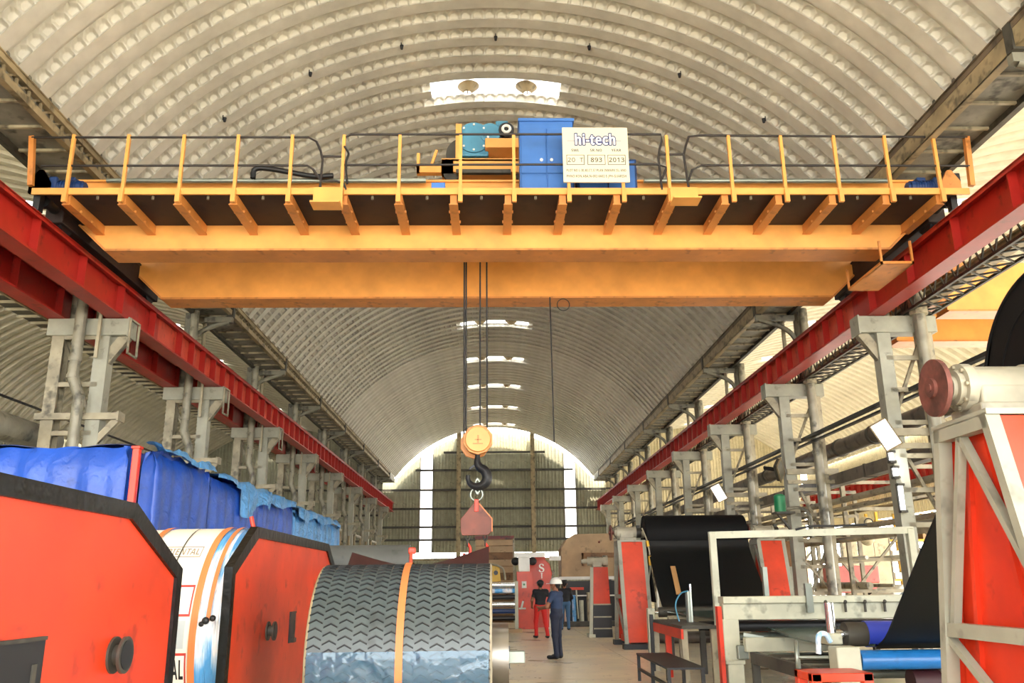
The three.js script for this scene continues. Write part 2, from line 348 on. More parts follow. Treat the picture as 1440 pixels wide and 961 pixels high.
// ---------------------------------------------------------------- lattice columns
function column(s) {
  const t = thing('lattice_column', s < 0 ? 'two-post lattice column with downpipe and corbel on the tarp side' : 'pale two-post lattice column with corbel on the machine side', 'column', s < 0 ? 'lattice columns on the tarp side' : 'lattice columns on the machine side');
  const xi = s * 8.55, xo = s * 9.5, A = M.greyPaint, B = M.steelLight, C = M.steelLight;
  const hb = (x, w) => [bx(x - w / 2, x + w / 2, 0, 6.95, -0.16, -0.13), bx(x - w / 2, x + w / 2, 0, 6.95, 0.13, 0.16), bx(x - 0.02, x + 0.02, 0, 6.95, -0.13, 0.13)];
  mesh('post', [bx(xi - 0.15, xi + 0.15, 0, 6.95, -0.15, 0.15)], A, t);
  mesh('post', hb(xo, 0.26), C, t);
  for (let y = 0.6; y < 6.9; y += s < 0 ? 1.05 : 0.72) mesh('rung', [bx(xi, xo, y - 0.05, y + 0.05, -0.15, -0.09)], B, t);
  for (let y = 0.6, k = 0; y < 6; y += 2.1, k++) mesh('diagonal', [bar(V(k % 2 ? xo : xi, y, 0.1), V(k % 2 ? xi : xo, y + 2.1, 0.1), 0.07, 0.07)], B, t);
  mesh('corbel', [rbx(s * 8.0, s * 9.75, 6.93, 7.31, -0.2, 0.2, 0.015)], M.greyPaint, t);
  mesh('corbel_plate', [bx(s * 7.99, s * 8.02, 6.9, 7.33, -0.22, 0.22)], M.greyPaint, t);
  mesh('corbel_strut', [bar(V(s * 8.1, 6.95, 0), V(xi, 6.3, 0), 0.16, 0.22)], M.steelLight, t);
  mesh('gusset', [ext([[s * 8.05, 6.94], [xi, 6.94], [xi, 6.2]], 0.03).translate(0, 0, 0)], M.steel, t);
  // upper pipe posts and curved arm to the gutter
  mesh('upper_post', [rod(V(s * 9.25, 7.3, 0), V(s * 9.25, 9.62, 0), 0.13, 14)], M.steel, t);
  mesh('upper_post', [rod(V(s * 8.85, 7.3, 0.2), V(s * 8.85, 9.62, 0.2), 0.06, 10)], B, t);
  mesh('gutter_arm', [bar(V(s * 9.2, 9.42, 0), V(s * 7.95, 9.42, 0), 0.14, 0.16)], M.steel, t);
  mesh('curved_brace', [tube([V(s * 9.22, 8.55, 0), V(s * 9.0, 8.95, 0), V(s * 8.6, 9.2, 0), V(s * 8.05, 9.36, 0)], 0.08, 8)], M.steel, t);
  // downpipe
  const dpx = s * 9.02, dp = s < 0
    ? [rod(V(dpx + 0.05, 9.6, -0.35), V(dpx + 0.05, 6.35, -0.35), 0.12, 14), rod(V(dpx + 0.05, 6.36, -0.35), V(dpx + 0.05, 5.95, -0.38), 0.115, 14), rod(V(dpx + 0.05, 5.97, -0.37), V(dpx + 0.22, 5.55, -0.35), 0.115, 14), rod(V(dpx + 0.22, 5.57, -0.35), V(dpx + 0.22, 0.1, -0.35), 0.115, 14), rod(V(dpx + 0.05, 6.3, -0.36), V(dpx + 0.05, 6.38, -0.36), 0.135, 14), rod(V(dpx + 0.05, 5.93, -0.37), V(dpx + 0.05, 6.01, -0.37), 0.13, 14)]
    : [rod(V(s * 9.3, 9.6, -0.35), V(s * 9.3, 0.1, -0.35), 0.13, 14), rod(V(s * 9.3, 5.2, -0.35), V(s * 9.3, 5.3, -0.35), 0.15, 14)];
  mesh('downpipe', dp, M.pipe, t);
  if (s < 0) {
    mesh('pipe_arm', [bx(-9.75, -8.0, 5.08, 5.22, -0.22, -0.06), bx(-8.02, -7.98, 5.05, 5.25, -0.24, 0.1)], M.steelLight, t);
    mesh('arm_strut', [bar(V(-8.05, 5.1, -0.1), V(-8.6, 4.45, -0.1), 0.09, 0.14)], M.steelLight, t);
    mesh('guard_frame', [bx(-7.97, -7.93, 6.5, 7.3, -0.25, -0.21), bx(-7.97, -7.93, 6.5, 7.3, 0.21, 0.25), bx(-7.97, -7.93, 6.5, 6.54, -0.25, 0.25), bx(-7.97, -7.93, 7.26, 7.3, -0.25, 0.25)], M.steelLight, t);
    mesh('hanger', [bx(-8.62, -8.56, 6.4, 8.0, -0.3, -0.24)], M.steelLight, t);
  } else {
    mesh('beam_pair', [bx(8.4, 9.9, 4.62, 4.78, -0.24, -0.16), bx(8.4, 9.9, 4.35, 4.46, -0.24, -0.16)], M.steelLight, t);
    mesh('cap_sleeve', [rod(V(9.3, 7.28, -0.35), V(9.3, 7.75, -0.35), 0.19, 16)], M.steelLight, t);
    mesh('base_brace', [bar(V(8.6, 0.3, -0.12), V(9.5, 1.15, -0.12), 0.06, 0.06)], M.steelLight, t);
    mesh('base_brace', [bar(V(8.6, 2.3, -0.12), V(9.5, 1.2, -0.12), 0.06, 0.06)], M.steelLight, t);
  }
  return t;
}
const colD = (k) => 18.1 + 6.72 * k;
for (const s of [-1, 1]) { const c0 = column(s); c0.position.z = -colD(-1); for (let k = 0; k < 8; k++) copy(c0, null, 0, colD(k)); }

// ---------------------------------------------------------------- pipes and cables along the columns
function pipeRun(name, label, gs, m, collars) { const t = thing(name, label, 'pipe'); mesh('run', gs, m, t); if (collars) for (const c of collars) mesh('collar', [c], M.steelDark, t); }
pipeRun('large_pipe', 'large grey pipe with closed end beside the columns above blue tarps', [rod(V(-10.1, 4.85, 4), V(-10.1, 4.85, 19.4), 0.29, 24), at(new THREE.SphereGeometry(0.29, 20, 12).scale(1, 1, 0.6), -10.1, 4.85, 19.4)], M.pipe, [disc(0, 0.001, 0, 0, 0.01)].slice(1));
pipeRun('large_pipe', 'thick dark steam pipe along the machine side columns', [rod(V(9.95, 5.35, 8), V(9.95, 5.35, 68), 0.23, 20)], M.pipeRed, [14, 17.6, 22, 24.3, 31, 37.8].map((d) => rod(V(9.95, 5.35, d), V(9.95, 5.35, d + 0.12), 0.26, 20)));
pipeRun('duct', 'square grey duct running below the steam pipe', [bx(9.75, 10.05, 4.3, 4.62, 8, 68)], M.pipeRed, [16, 22.5, 29].map((d) => bx(9.73, 10.07, 4.28, 4.64, d, d + 0.06)));
pipeRun('conduit', 'black cable tray strung along the machine side columns', [bx(8.93, 9.07, 5.6, 5.68, 8, 68), bx(8.95, 9.05, 5.45, 5.5, 8, 68)], M.black);
pipeRun('service_pipe', 'pale service pipe running low along the machine side columns', [rod(V(9.8, 3.85, 8), V(9.8, 3.85, 68), 0.09, 12), rod(V(9.8, 3.6, 8), V(9.8, 3.6, 68), 0.06, 12)], M.steelLight);
pipeRun('service_pipe', 'pale twin pipe low behind the duct brackets', [rod(V(10.2, 3.1, 8), V(10.2, 3.1, 68), 0.08, 12), rod(V(10.2, 2.8, 8), V(10.2, 2.8, 68), 0.08, 12)], M.steelLight);
pipeRun('cable', 'thin dark tie cable sloping behind the downpipe', [rod(V(-10.6, 5.6, 6), V(-9.6, 5.45, 60), 0.03, 8)], M.black);

// ---------------------------------------------------------------- end walls
function sheetGeo(w, y0, topA, topB) {                     // ribbed cladding sheet, slanted top
  const n = Math.max(2, Math.round(w / 0.25)), pts = [];
  for (let i = 0; i < n; i++) { const a = i * w / n, p = w / n; pts.push([a, 0], [a + p * 0.55, 0], [a + p * 0.65, 0.045], [a + p * 0.9, 0.045]); } pts.push([w, 0]);
  const P = [], ix = [];
  pts.forEach(([x, z]) => { const t = topA + (topB - topA) * x / w; P.push(x, y0, z, x, t, z); });
  for (let i = 0; i < pts.length - 1; i++) { const a = i * 2; ix.push(a, a + 2, a + 1, a + 2, a + 3, a + 1); }
  let g = new THREE.BufferGeometry(); g.setAttribute('position', new THREE.Float32BufferAttribute(P, 3)); g.setIndex(ix); g = g.toNonIndexed(); g.computeVertexNormals(); return g;
}
const archY = (x) => RC + Math.sqrt(RR * RR - Math.min(99, x * x));
const wall = thing('wall_back', 'grey ribbed sheet end wall with girts below the arched light gap', 'wall', null, 'structure');
{
  const segs = [];
  const edge = [-10.6, -8.6, -7.8, -7.05, -6.03]; for (let i = 0; i < 4; i++) segs.push([edge[i], edge[i + 1]]);
  const e2 = [-5.05, -4, -2.9]; for (let i = 0; i < 2; i++) segs.push([e2[i], e2[i + 1]]);
  const e4 = [3.1, 4, 4.85, 5.72]; for (let i = 0; i < 3; i++) segs.push([e4[i], e4[i + 1]]);
  const e5 = [6.62, 7.4, 8.1, 8.6, 10.6]; for (let i = 0; i < 4; i++) segs.push([e5[i], e5[i + 1]]);
  const top = (x) => Math.abs(x) > 8.3 ? 9.9 : Math.max(9.9, archY(x) - 0.3);
  for (const [a, b] of segs) { mesh('cladding_sheet', [sheetGeo(b - a, 4.1, top(a), top(b))], M.clad, wall).position.set(a, 0, -72); }
  for (let i = 0; i < 6; i++) { const a = -2.9 + i, b = a + 1; mesh('cladding_sheet', [sheetGeo(1, 4.1, 12.0, 12.0)], M.clad, wall).position.set(a, 0, -72); mesh('cladding_sheet', [sheetGeo(1, 12.0, archY(a) - 0.05, archY(b) - 0.05)], M.clad2, wall).position.set(a, 0, -72.1); }
  for (let i = 0; i < 21; i++) mesh('cladding_sheet', [sheetGeo(1.01, 0, 3.6, 3.6)], M.clad, wall).position.set(-10.6 + i * 1.01, 0, -72);
  for (const y of [5.1, 6.1, 7.55, 9.05, 10.65, 12.1]) { const h = y > 10 ? Math.sqrt(Math.max(1, 100 - (y + 1.15 - RC) ** 2)) : 10.6; mesh('girt', [bx(-Math.min(10.6, h), Math.min(10.6, h), y - 0.08, y + 0.08, 71.7, 71.9)], M.steelDark, wall); }
  for (const x of [-2.9, 3.12]) mesh('wind_post', [bx(x - 0.17, x + 0.17, 0, 14.0, 71.3, 71.65)], M.steelTan, wall);
  mesh('eaves_beam', [bx(-10.6, 10.6, 3.5, 3.66, 71.6, 71.9)], M.steelTan, wall);
  wall.position.z = 1.7;
}
for (const [a, b, l] of [[-6.03, -5.05, 'tall milky window slit in the end wall on the tarp side'], [5.72, 6.62, 'tall milky window slit in the end wall on the machine side']]) {
  const w = new THREE.Group(); w.name = 'window_' + (++nWindow); scene.add(w); w.position.z = 1.7; tag(w, l, 'window', null, 'structure');
  mesh('pane', [bx(a, b, 4.1, 12.0, 71.98, 72)], M.pane, w);
  mesh('frame', [bx(a - 0.05, a, 4.1, 12.0, 71.9, 72.02), bx(b, b + 0.05, 4.1, 12.0, 71.9, 72.02)], M.steelDark, w);
}
for (const s of [-1, 1]) {
  const w = thing('wall', s < 0 ? 'ribbed sheet end wall of the bay behind blue tarps' : 'cream ribbed sheet end wall of the neighbouring bay', 'wall', null, 'structure'); w.name = s < 0 ? 'wall_back_west' : 'wall_back_east';
  for (let i = 0; i < 16; i++) { const a = s * 17 - 8 + i, b = a + 1; mesh('cladding_sheet', [sheetGeo(1, 0, archY(a - s * 17) + 0.08, archY(b - s * 17) + 0.08)], s < 0 ? M.clad : M.cladCream, w).position.set(a, 0, -69.5); }
  for (const y of [3, 5, 7, 9]) mesh('girt', [bx(s * 17 - 8, s * 17 + 8, y - 0.07, y + 0.07, 69.2, 69.38)], M.steelDark, w);
}
{
  const w = thing('wall', 'ribbed sheet long wall of the bay behind blue tarps', 'wall', null, 'structure'); w.name = 'wall_left';
  for (let i = 0; i < 44; i++) { const p = mesh('cladding_sheet', [sheetGeo(2, 0, 10.2, 10.2)], M.clad, w); p.rotation.y = Math.PI / 2; p.position.set(-25.2, 0, 16 - i * 2); }
  const e = thing('wall', 'cream ribbed wall strip above the open flank of the cream bay', 'wall', null, 'structure'); e.name = 'wall_right';
  for (let i = 0; i < 41; i++) { const p = mesh('cladding_sheet', [sheetGeo(2, 5.5, 10.2, 10.2)], M.cladCream, e); p.rotation.y = -Math.PI / 2; p.position.set(25.3, 0, 11 - i * 2); }
}

// ---------------------------------------------------------------- overhead crane
const crane = thing('overhead_crane', 'yellow double girder overhead travelling crane with railed walkway', 'crane');
function boxGirder(d, name, halfL, halfR) {
  const o = [[-halfL, 7.94], [halfR, 7.94], [halfR + 0.55, 8.46], [halfR + 0.9, 8.46], [halfR + 0.9, 9.36], [-halfL - 0.9, 9.36], [-halfL - 0.9, 8.46], [-halfL - 0.55, 8.46]];
  const g = mesh(name, [ext(o, 0.5, 0.006).translate(0, 0, -d - 0.52)], M.orange, crane);
  mesh('bottom_flange', [bx(-halfL, halfR, 7.9, 7.94, d - 0.05, d + 0.6), bar(V(-halfL, 7.92, d + 0.27), V(-halfL - 0.55, 8.44, d + 0.27), 0.65, 0.04), bar(V(halfR, 7.92, d + 0.27), V(halfR + 0.55, 8.44, d + 0.27), 0.65, 0.04)], M.orangeDeep, g);
  mesh('top_flange', [bx(-halfL - 0.9, halfR + 0.9, 9.36, 9.4, d - 0.05, d + 0.6)], M.orange, g);
  mesh('trolley_rail', [bx(-halfL - 0.3, halfR + 0.3, 9.4, 9.5, d + 0.2, d + 0.28)], M.railSteel, g);
}
boxGirder(15.5, 'front_girder', 7.55, 7.7); boxGirder(18.4, 'rear_girder', 7.55, 7.7);
for (const s of [-1, 1]) {
  const x = s < 0 ? -8.3 : 8.42;
  const e = mesh('end_carriage', [rbx(x - 0.17, x + 0.17, 8.24, 8.74, 14.9, 19.6, 0.02), bx(x - 0.2, x + 0.2, 8.72, 8.76, 14.9, 19.6)], M.brownPlate, crane);
  for (const d of [15.2, 19.3]) mesh('wheel', [disc(x - 0.07, x + 0.07, 8.38, d, 0.22, 24), disc(x - 0.1, x - 0.06, 8.38, d, 0.26, 24), disc(x + 0.06, x + 0.1, 8.38, d, 0.26, 24)], M.black, e);
  mesh('buffer', [rod(V(x, 8.5, 14.9), V(x, 8.5, 14.55), 0.09, 16), rod(V(x, 8.5, 14.55), V(x, 8.5, 14.45), 0.15, 16), rbx(x - 0.16, x + 0.16, 8.72, 8.92, 14.2, 14.5, 0.02), bx(x - 0.06, x + 0.06, 8.2, 8.75, 14.25, 14.4)], M.black, e);
  // travel drive: blue geared motor with orange bracket
  const m = mesh('drive_motor', [disc(x - s * 0.25, x - s * 0.75, 8.68, 14.35, 0.13, 24), disc(x - s * 0.75, x - s * 0.8, 8.68, 14.35, 0.1, 24), rbx(x - s * 0.18, x - s * 0.34, 8.5, 8.85, 14.2, 14.5, 0.04), rbx(x - s * 0.45, x - s * 0.62, 8.79, 8.87, 14.28, 14.42, 0.02)], M.blueDark, crane);
  mesh('motor_fin', Array.from({ length: 7 }, (_, k) => disc(x - s * (0.36 + k * 0.05), x - s * (0.37 + k * 0.05), 8.68, 14.35, 0.145, 24)), M.blueDark, m);
  mesh('motor_bracket', [ext([[-0.2, -0.2], [0.16, -0.2], [0.16, 0.04], [0.02, 0.26], [-0.06, 0.26], [-0.2, 0.02]], 0.06).scale(s, 1, 1).translate(x - s * 0.05, 8.68, -14.2)], M.orangeDeep, m);
  mesh('cross_tie', [bx(x - 0.05, x + 0.05, 9.0, 9.3, 17.0, 17.4)], M.orangeDeep, crane);
}
mesh('walkway_plate', [bx(-8.1, 8.35, 8.44, 8.48, 14.1, 15.5)], M.brownPlate, crane);
mesh('walkway_edge', [bx(-8.3, 8.62, 8.42, 8.54, 14.06, 14.1)], M.orange, crane);
mesh('kick_plate', [bx(-8.0, 8.3, 8.48, 8.6, 15.44, 15.48)], M.orangeDeep, crane);
{
  const br = share([bx(-0.06, 0.06, 8.26, 8.44, 14.12, 15.52), bx(-0.08, 0.08, 8.24, 8.26, 14.12, 15.52), bx(-0.1, 0.1, 8.255, 8.3, 14.5, 14.54), bx(-0.1, 0.1, 8.255, 8.3, 14.95, 14.99)]);
  const bolt = share([at(new THREE.CylinderGeometry(0.018, 0.018, 0.05, 8).rotateX(Math.PI / 2), 0, 8.38, 15.47), at(new THREE.CylinderGeometry(0.018, 0.018, 0.05, 8).rotateX(Math.PI / 2), 0, 8.3, 15.47)]);
  const clipg = share([at(new THREE.CylinderGeometry(0.025, 0.025, 0.06, 8), 0, 8.41, 14.2)]);
  for (let k = 0; k < 17; k++) {
    const x = -7.69 + k * 0.985; const b = mesh('walkway_bracket', br, M.orangeDeep, crane); b.position.x = x; mesh('bolt', bolt, M.black, b);
    if (k < 16) mesh('plate_clip', clipg, M.steelLight, crane).position.x = x + 0.5;
  }
  const post = share([bx(-0.028, 0.028, 8.28, 9.6, 14.04, 14.1), bx(-0.04, 0.04, 8.25, 8.5, 14.0, 14.06)]);
  for (const x of [-7.69, -6.7, -5.7, -4.72, -3.74, -2.8, -1.78, -0.67, 0.3, 1.29, 2.28, 3.12, 4.27, 5.24, 6.23, 7.18, 8.1]) mesh('guardrail_post', post, M.orange, crane).position.x = x;
  const tr = (p) => tube(p.map(([x, y]) => V(x, y, 14.07)), 0.022, 8, p.length * 8, 0.02);
  mesh('top_rail', [tr([[-8.45, 9.55], [-3.36, 9.56], [-3.17, 9.17], [-3.2, 8.3]])], M.rail, crane);
  mesh('mid_rail', [tr([[-8.2, 8.98], [-3.4, 8.99], [-3.19, 8.68], [-2.8, 8.68], [-2.72, 8.5]])], M.rail, crane);
  mesh('top_rail', [tr([[-2.8, 8.55], [-2.8, 9.1], [-2.78, 9.62], [3.05, 9.63], [2.95, 9.22], [2.98, 8.5]])], M.rail, crane);
  mesh('mid_rail', [tr([[-2.78, 9.0], [3.1, 9.02], [2.99, 8.72]])], M.rail, crane);
  mesh('gate_rail', [tr([[-3.17, 9.17], [-2.8, 9.17]])], M.rail, crane);
  mesh('gate_rail', [tr([[2.96, 9.22], [3.42, 9.22]])], M.rail, crane);
  mesh('top_rail', [tr([[3.48, 8.4], [3.42, 9.22], [3.56, 9.61], [8.75, 9.58]])], M.rail, crane);
  mesh('mid_rail', [tr([[3.48, 8.7], [3.62, 9.0], [8.7, 8.99]])], M.rail, crane);
  mesh('end_post', [bar(V(-8.35, 8.6, 14.1), V(-8.46, 9.58, 14.1), 0.09, 0.09)], M.orangeDeep, crane);
  mesh('end_post', [bar(V(8.7, 8.6, 14.1), V(8.75, 9.6, 14.1), 0.09, 0.09)], M.orangeDeep, crane);
  mesh('gate_chain', [tube([V(-2.78, 9.35, 14.02), V(-2.7, 9.2, 14.02), V(-2.74, 9.0, 14.02), V(-2.7, 8.6, 14.02)], 0.02)], M.black, crane);
  mesh('hatch_plate', [bx(-3.28, -2.76, 8.12, 8.5, 13.95, 14.05), bx(-3.28, -2.76, 8.1, 8.13, 13.7, 14.05)], M.orange, crane);
  mesh('hatch_plate', [bx(3.1, 3.6, 8.2, 8.5, 13.95, 14.05), bx(3.1, 3.6, 8.18, 8.21, 13.7, 14.05)], M.orange, crane);
  mesh('conduit', [rod(V(-7.6, 9.3, 15.3), V(-1.4, 9.3, 15.3), 0.05, 10), rod(V(2.9, 9.3, 15.3), V(7.8, 9.3, 15.3), 0.05, 10)], M.railSteel, crane);
  mesh('cable_bundle', [tube([V(-4.75, 9.3, 15.2), V(-4.72, 9.5, 15.2), V(-4.4, 9.5, 15.2), V(-3.6, 9.35, 15.2), V(-3.2, 9.36, 15.2)], 0.055)], M.black, crane);
  mesh('junction_box', [rbx(-1.2, -0.95, 8.55, 8.68, 14.12, 14.3, 0.01)], M.blue, crane);
}
{ // control cabinets
  const c = mesh('control_cabinet', [rbx(0.42, 1.44, 8.5, 10.16, 14.5, 14.95, 0.015)], M.blue, crane);
  mesh('cabinet_cap', [rbx(0.4, 1.47, 10.14, 10.2, 14.46, 14.98, 0.01)], M.blue, c);
  for (const [a, b, y0, y1] of [[0.45, 0.92, 9.05, 9.98], [0.94, 1.41, 9.05, 9.98], [0.45, 0.92, 8.55, 9.02], [0.94, 1.41, 8.55, 9.02]]) { const d = mesh('door', [rbx(a, b, y0, y1, 14.475, 14.5, 0.008)], M.blue, c); mesh('lock', [at(new THREE.CylinderGeometry(0.03, 0.03, 0.03, 12).rotateX(Math.PI / 2), a + 0.1 + (a < 0.9 ? 0.28 : -0.02), (y0 + y1) / 2 - 0.2, 14.465)], M.white, d); }
  const c2 = mesh('control_cabinet', [rbx(1.5, 2.62, 8.5, 9.35, 14.5, 14.95, 0.015)], M.blueDark, crane);
  mesh('door', [rbx(1.54, 2.06, 8.55, 9.3, 14.475, 14.5, 0.008)], M.blue, c2); mesh('door', [rbx(2.08, 2.58, 8.55, 9.3, 14.475, 14.5, 0.008)], M.blue, c2);
}
{ // name board on the handrail
  const cv = document.createElement('canvas'); cv.width = 1024; cv.height = 944; const x = cv.getContext('2d');
  x.fillStyle = '#d6ceb4'; x.fillRect(0, 0, 1024, 944);
  x.textAlign = 'center'; x.lineJoin = 'round';
  x.strokeStyle = '#8f96a6'; x.lineWidth = 16; x.beginPath(); x.moveTo(70, 232); x.lineTo(920, 232); x.stroke();
  x.font = 'bold 250px sans-serif'; x.save(); x.translate(512, 300); x.scale(0.78, 1);
  x.strokeStyle = '#1d2c66'; x.lineWidth = 36; x.strokeText('hi-tech', 0, 0); x.fillStyle = '#1d2c66'; x.fillText('hi-tech', -14, 12);
  x.fillStyle = '#f4f1e6'; x.fillText('hi-tech', 0, 0); x.restore();
  x.fillStyle = '#23263a'; x.font = 'bold 64px sans-serif';
  x.fillText('SWL', 195, 420); x.fillText('SR.NO', 520, 420); x.fillText('YEAR', 835, 420);
  x.strokeStyle = '#3c3b36'; x.lineWidth = 10; for (const a of [60, 385, 700]) x.strokeRect(a, 480, 270, 165);
  x.font = 'bold 105px monospace'; x.fillStyle = '#55534c'; x.fillText('20 T', 195, 600); x.fillStyle = '#101116'; x.fillText('893', 520, 600); x.fillText('2013', 835, 600);
  x.fillStyle = '#3a382f'; x.font = 'bold 62px sans-serif'; x.fillText('PLOT NO L-30,40,CT,57 PLAN INMARK ISL AND', 512, 765, 930); x.fillText('PHNO:KON,ABA,N-002-6602 E-JPH-GUARISH', 512, 865, 930);
  const t = new THREE.CanvasTexture(cv); t.colorSpace = THREE.SRGBColorSpace;
  const g = new THREE.PlaneGeometry(1.2, 1.1).translate(1.79, 9.17, -13.985); g.userData.ownUV = true;
  const s = mesh('name_board', [rbx(1.19, 2.39, 8.62, 9.72, 13.99, 14.02, 0.004)], M.signFace, crane); s.userData.label = 'cream name board with blue lettering and boxed figures';
  mesh('board_face', g, mat('#ffffff', 0.5, { map: t }), s);
}
mesh('service_basket', [bx(7.35, 7.95, 7.48, 7.5, 15.15, 16.7), ...[[7.35, 15.15], [7.95, 15.15], [7.35, 16.7], [7.95, 16.7]].map(([x, d]) => bx(x - 0.02, x + 0.02, 7.48, 7.95, d - 0.02, d + 0.02)), bx(7.33, 7.97, 7.48, 7.53, 15.13, 15.17), bx(7.33, 7.97, 7.48, 7.53, 16.68, 16.72), bx(7.33, 7.37, 7.48, 7.53, 15.15, 16.7), bx(7.93, 7.97, 7.48, 7.53, 15.15, 16.7)], M.orangeDeep, crane);

// trolley with hoist
const trolley = thing('crane_trolley', 'yellow hoist trolley with blue gearbox riding on the crane girders', 'trolley');
mesh('frame', [bx(-0.9, 0.95, 9.62, 9.9, 15.62, 15.86), bx(-0.9, 0.95, 9.62, 9.9, 18.5, 18.74), bx(-0.9, -0.66, 9.62, 9.9, 15.62, 18.74), bx(0.7, 0.95, 9.62, 9.9, 15.62, 18.74), bx(-0.9, 0.95, 9.86, 9.92, 15.62, 18.74), bx(-0.62, -0.5, 9.9, 10.75, 15.7, 15.85)], M.orange, trolley);
for (const x of [-0.7, 0.75]) for (const d of [15.74, 18.62]) mesh('wheel', [at(new THREE.CylinderGeometry(0.16, 0.16, 0.1, 20).rotateX(Math.PI / 2), x, 9.62, d)], M.steelDark, trolley);
mesh('rope_drum', [rod(V(-0.45, 10.35, 16.3), V(-0.45, 10.35, 18.3), 0.3, 28), rod(V(-0.45, 10.35, 16.26), V(-0.45, 10.35, 16.32), 0.4, 28), rod(V(-0.45, 10.35, 18.28), V(-0.45, 10.35, 18.34), 0.4, 28)], M.steelDark, trolley);
{
  const gb = mesh('gearbox', [at(new THREE.CylinderGeometry(0.34, 0.34, 0.4, 28).rotateX(Math.PI / 2), -0.25, 10.5, 16.0), rbx(-0.62, 0.05, 10.1, 10.42, 15.85, 16.2, 0.03), at(new THREE.CylinderGeometry(0.22, 0.22, 0.42, 24).rotateX(Math.PI / 2), 0.08, 10.6, 16.0)], M.teal, trolley);
  mesh('bolt_ring', Array.from({ length: 8 }, (_, k) => at(new THREE.CylinderGeometry(0.025, 0.025, 0.44, 6).rotateX(Math.PI / 2), -0.25 + 0.29 * Math.cos(k * 0.785), 10.5 + 0.29 * Math.sin(k * 0.785), 16.0)), M.white, gb);
  const mo = mesh('hoist_motor', [disc(0.12, 0.55, 10.72, 16.1, 0.2, 24), rbx(0.2, 0.46, 10.86, 11.0, 16.0, 16.2, 0.02)], M.teal, trolley);
  mesh('brake_drum', [at(new THREE.CylinderGeometry(0.16, 0.16, 0.12, 24).rotateX(Math.PI / 2), 0.42, 10.66, 15.82)], M.black, mo);
  mesh('brake_hub', [at(new THREE.TorusGeometry(0.075, 0.03, 8, 24), 0.42, 10.66, 15.74)], M.white, mo);
  mesh('motor_shelf', [rbx(-0.02, 0.68, 10.2, 10.42, 15.68, 16.25, 0.02)], M.orange, trolley);
  mesh('bumper_frame', [bx(-1.4, -0.9, 9.62, 9.8, 15.64, 15.8), bx(-1.4, -1.34, 9.62, 10.05, 15.64, 15.7), bar(V(-1.1, 9.8, 15.66), V(-1.0, 10.12, 15.66), 0.05)], M.orange, trolley);
  mesh('cable_carrier', [bx(-0.6, 0.5, 9.54, 9.62, 15.5, 15.6)], M.steelDark, trolley);
  trolley.position.set(-0.22, 0.04, 0);
}

// hook block on its ropes
const hook = thing('hook_block', 'yellow sheave block with black hook hanging on wire ropes', 'hook');
const HX = -0.43, HD = 17.0;
for (const [a, b] of [[-0.7, -0.2], [-0.66, -0.16], [-0.36, 0.2], [-0.22, 0.24]]) mesh('wire_rope', [rod(V(a, 10.2, HD + b * 0.3), V(a + (a < -0.5 ? 0.02 : 0.0), 4.5, HD + b * 0.3), 0.017, 8)], M.rope, hook);
{
  const oct = (r, n = 8) => Array.from({ length: n }, (_, k) => [r * Math.cos((k + 0.5) * 2 * Math.PI / n), r * Math.sin((k + 0.5) * 2 * Math.PI / n)]);
  const h = mesh('sheave_housing', [ext(oct(0.29, 10), 0.05, 0.01).translate(HX + 0.03, 4.42, -HD + 0.14)], M.orangeDeep, hook); mesh('rear_housing', [ext(oct(0.29, 10), 0.05, 0.01).translate(HX - 0.04, 4.38, -HD - 0.2)], M.orangeDeep, hook);
  mesh('cover_disc', [at(new THREE.CylinderGeometry(0.24, 0.26, 0.05, 36).rotateX(Math.PI / 2), HX + 0.03, 4.42, HD - 0.215)], M.orange, h);
  mesh('cover_mark', [bx(HX - 0.07, HX + 0.13, 4.32, 4.345, HD - 0.246, HD - 0.236), bx(HX - 0.03, HX + 0.1, 4.4, 4.42, HD - 0.246, HD - 0.236), bx(HX + 0.02, HX + 0.05, 4.34, 4.5, HD - 0.246, HD - 0.236)], M.orangeDeep, h);
  mesh('sheave', [at(new THREE.CylinderGeometry(0.24, 0.24, 0.3, 28).rotateX(Math.PI / 2), HX, 4.4, HD)], M.steelDark, h);
  const pts = []; for (let k = 0; k <= 16; k++) { const a = 1.25 - k / 16 * 4.6, r = 0.19; pts.push(V(HX + 0.02 + r * Math.cos(a), 3.7 + r * Math.sin(a), HD)); }
  const curve = new THREE.CatmullRomCurve3([V(HX + 0.02, 4.12, HD), V(HX + 0.02, 3.97, HD), ...pts]);
  const tg = new THREE.TubeGeometry(curve, 60, 1, 12), p = tg.attributes.position, c = new THREE.Vector3();
  for (let i = 0; i <= 60; i++) { curve.getPointAt(i / 60, c); const r = 0.045 + 0.055 * Math.sin(Math.min(1, i / 60 * 1.12) * Math.PI) ** 0.8; for (let j = 0; j <= 12; j++) { const k = i * 13 + j; p.setXYZ(k, c.x + (p.getX(k) - c.x) * r, c.y + (p.getY(k) - c.y) * r, c.z + (p.getZ(k) - c.z) * r); } }
  tg.computeVertexNormals(); mesh('hook', [tg, rod(V(HX + 0.02, 4.2, HD), V(HX + 0.02, 4.0, HD), 0.05, 12)], M.black, hook);
  mesh('safety_latch', [bar(V(HX - 0.14, 3.86, HD), V(HX + 0.02, 3.98, HD), 0.02, 0.04)], M.black, hook);
}
const lift = thing('lifting_plate', 'house shaped brown lifting plate hung from the crane hook by a shackle', 'lifting plate');
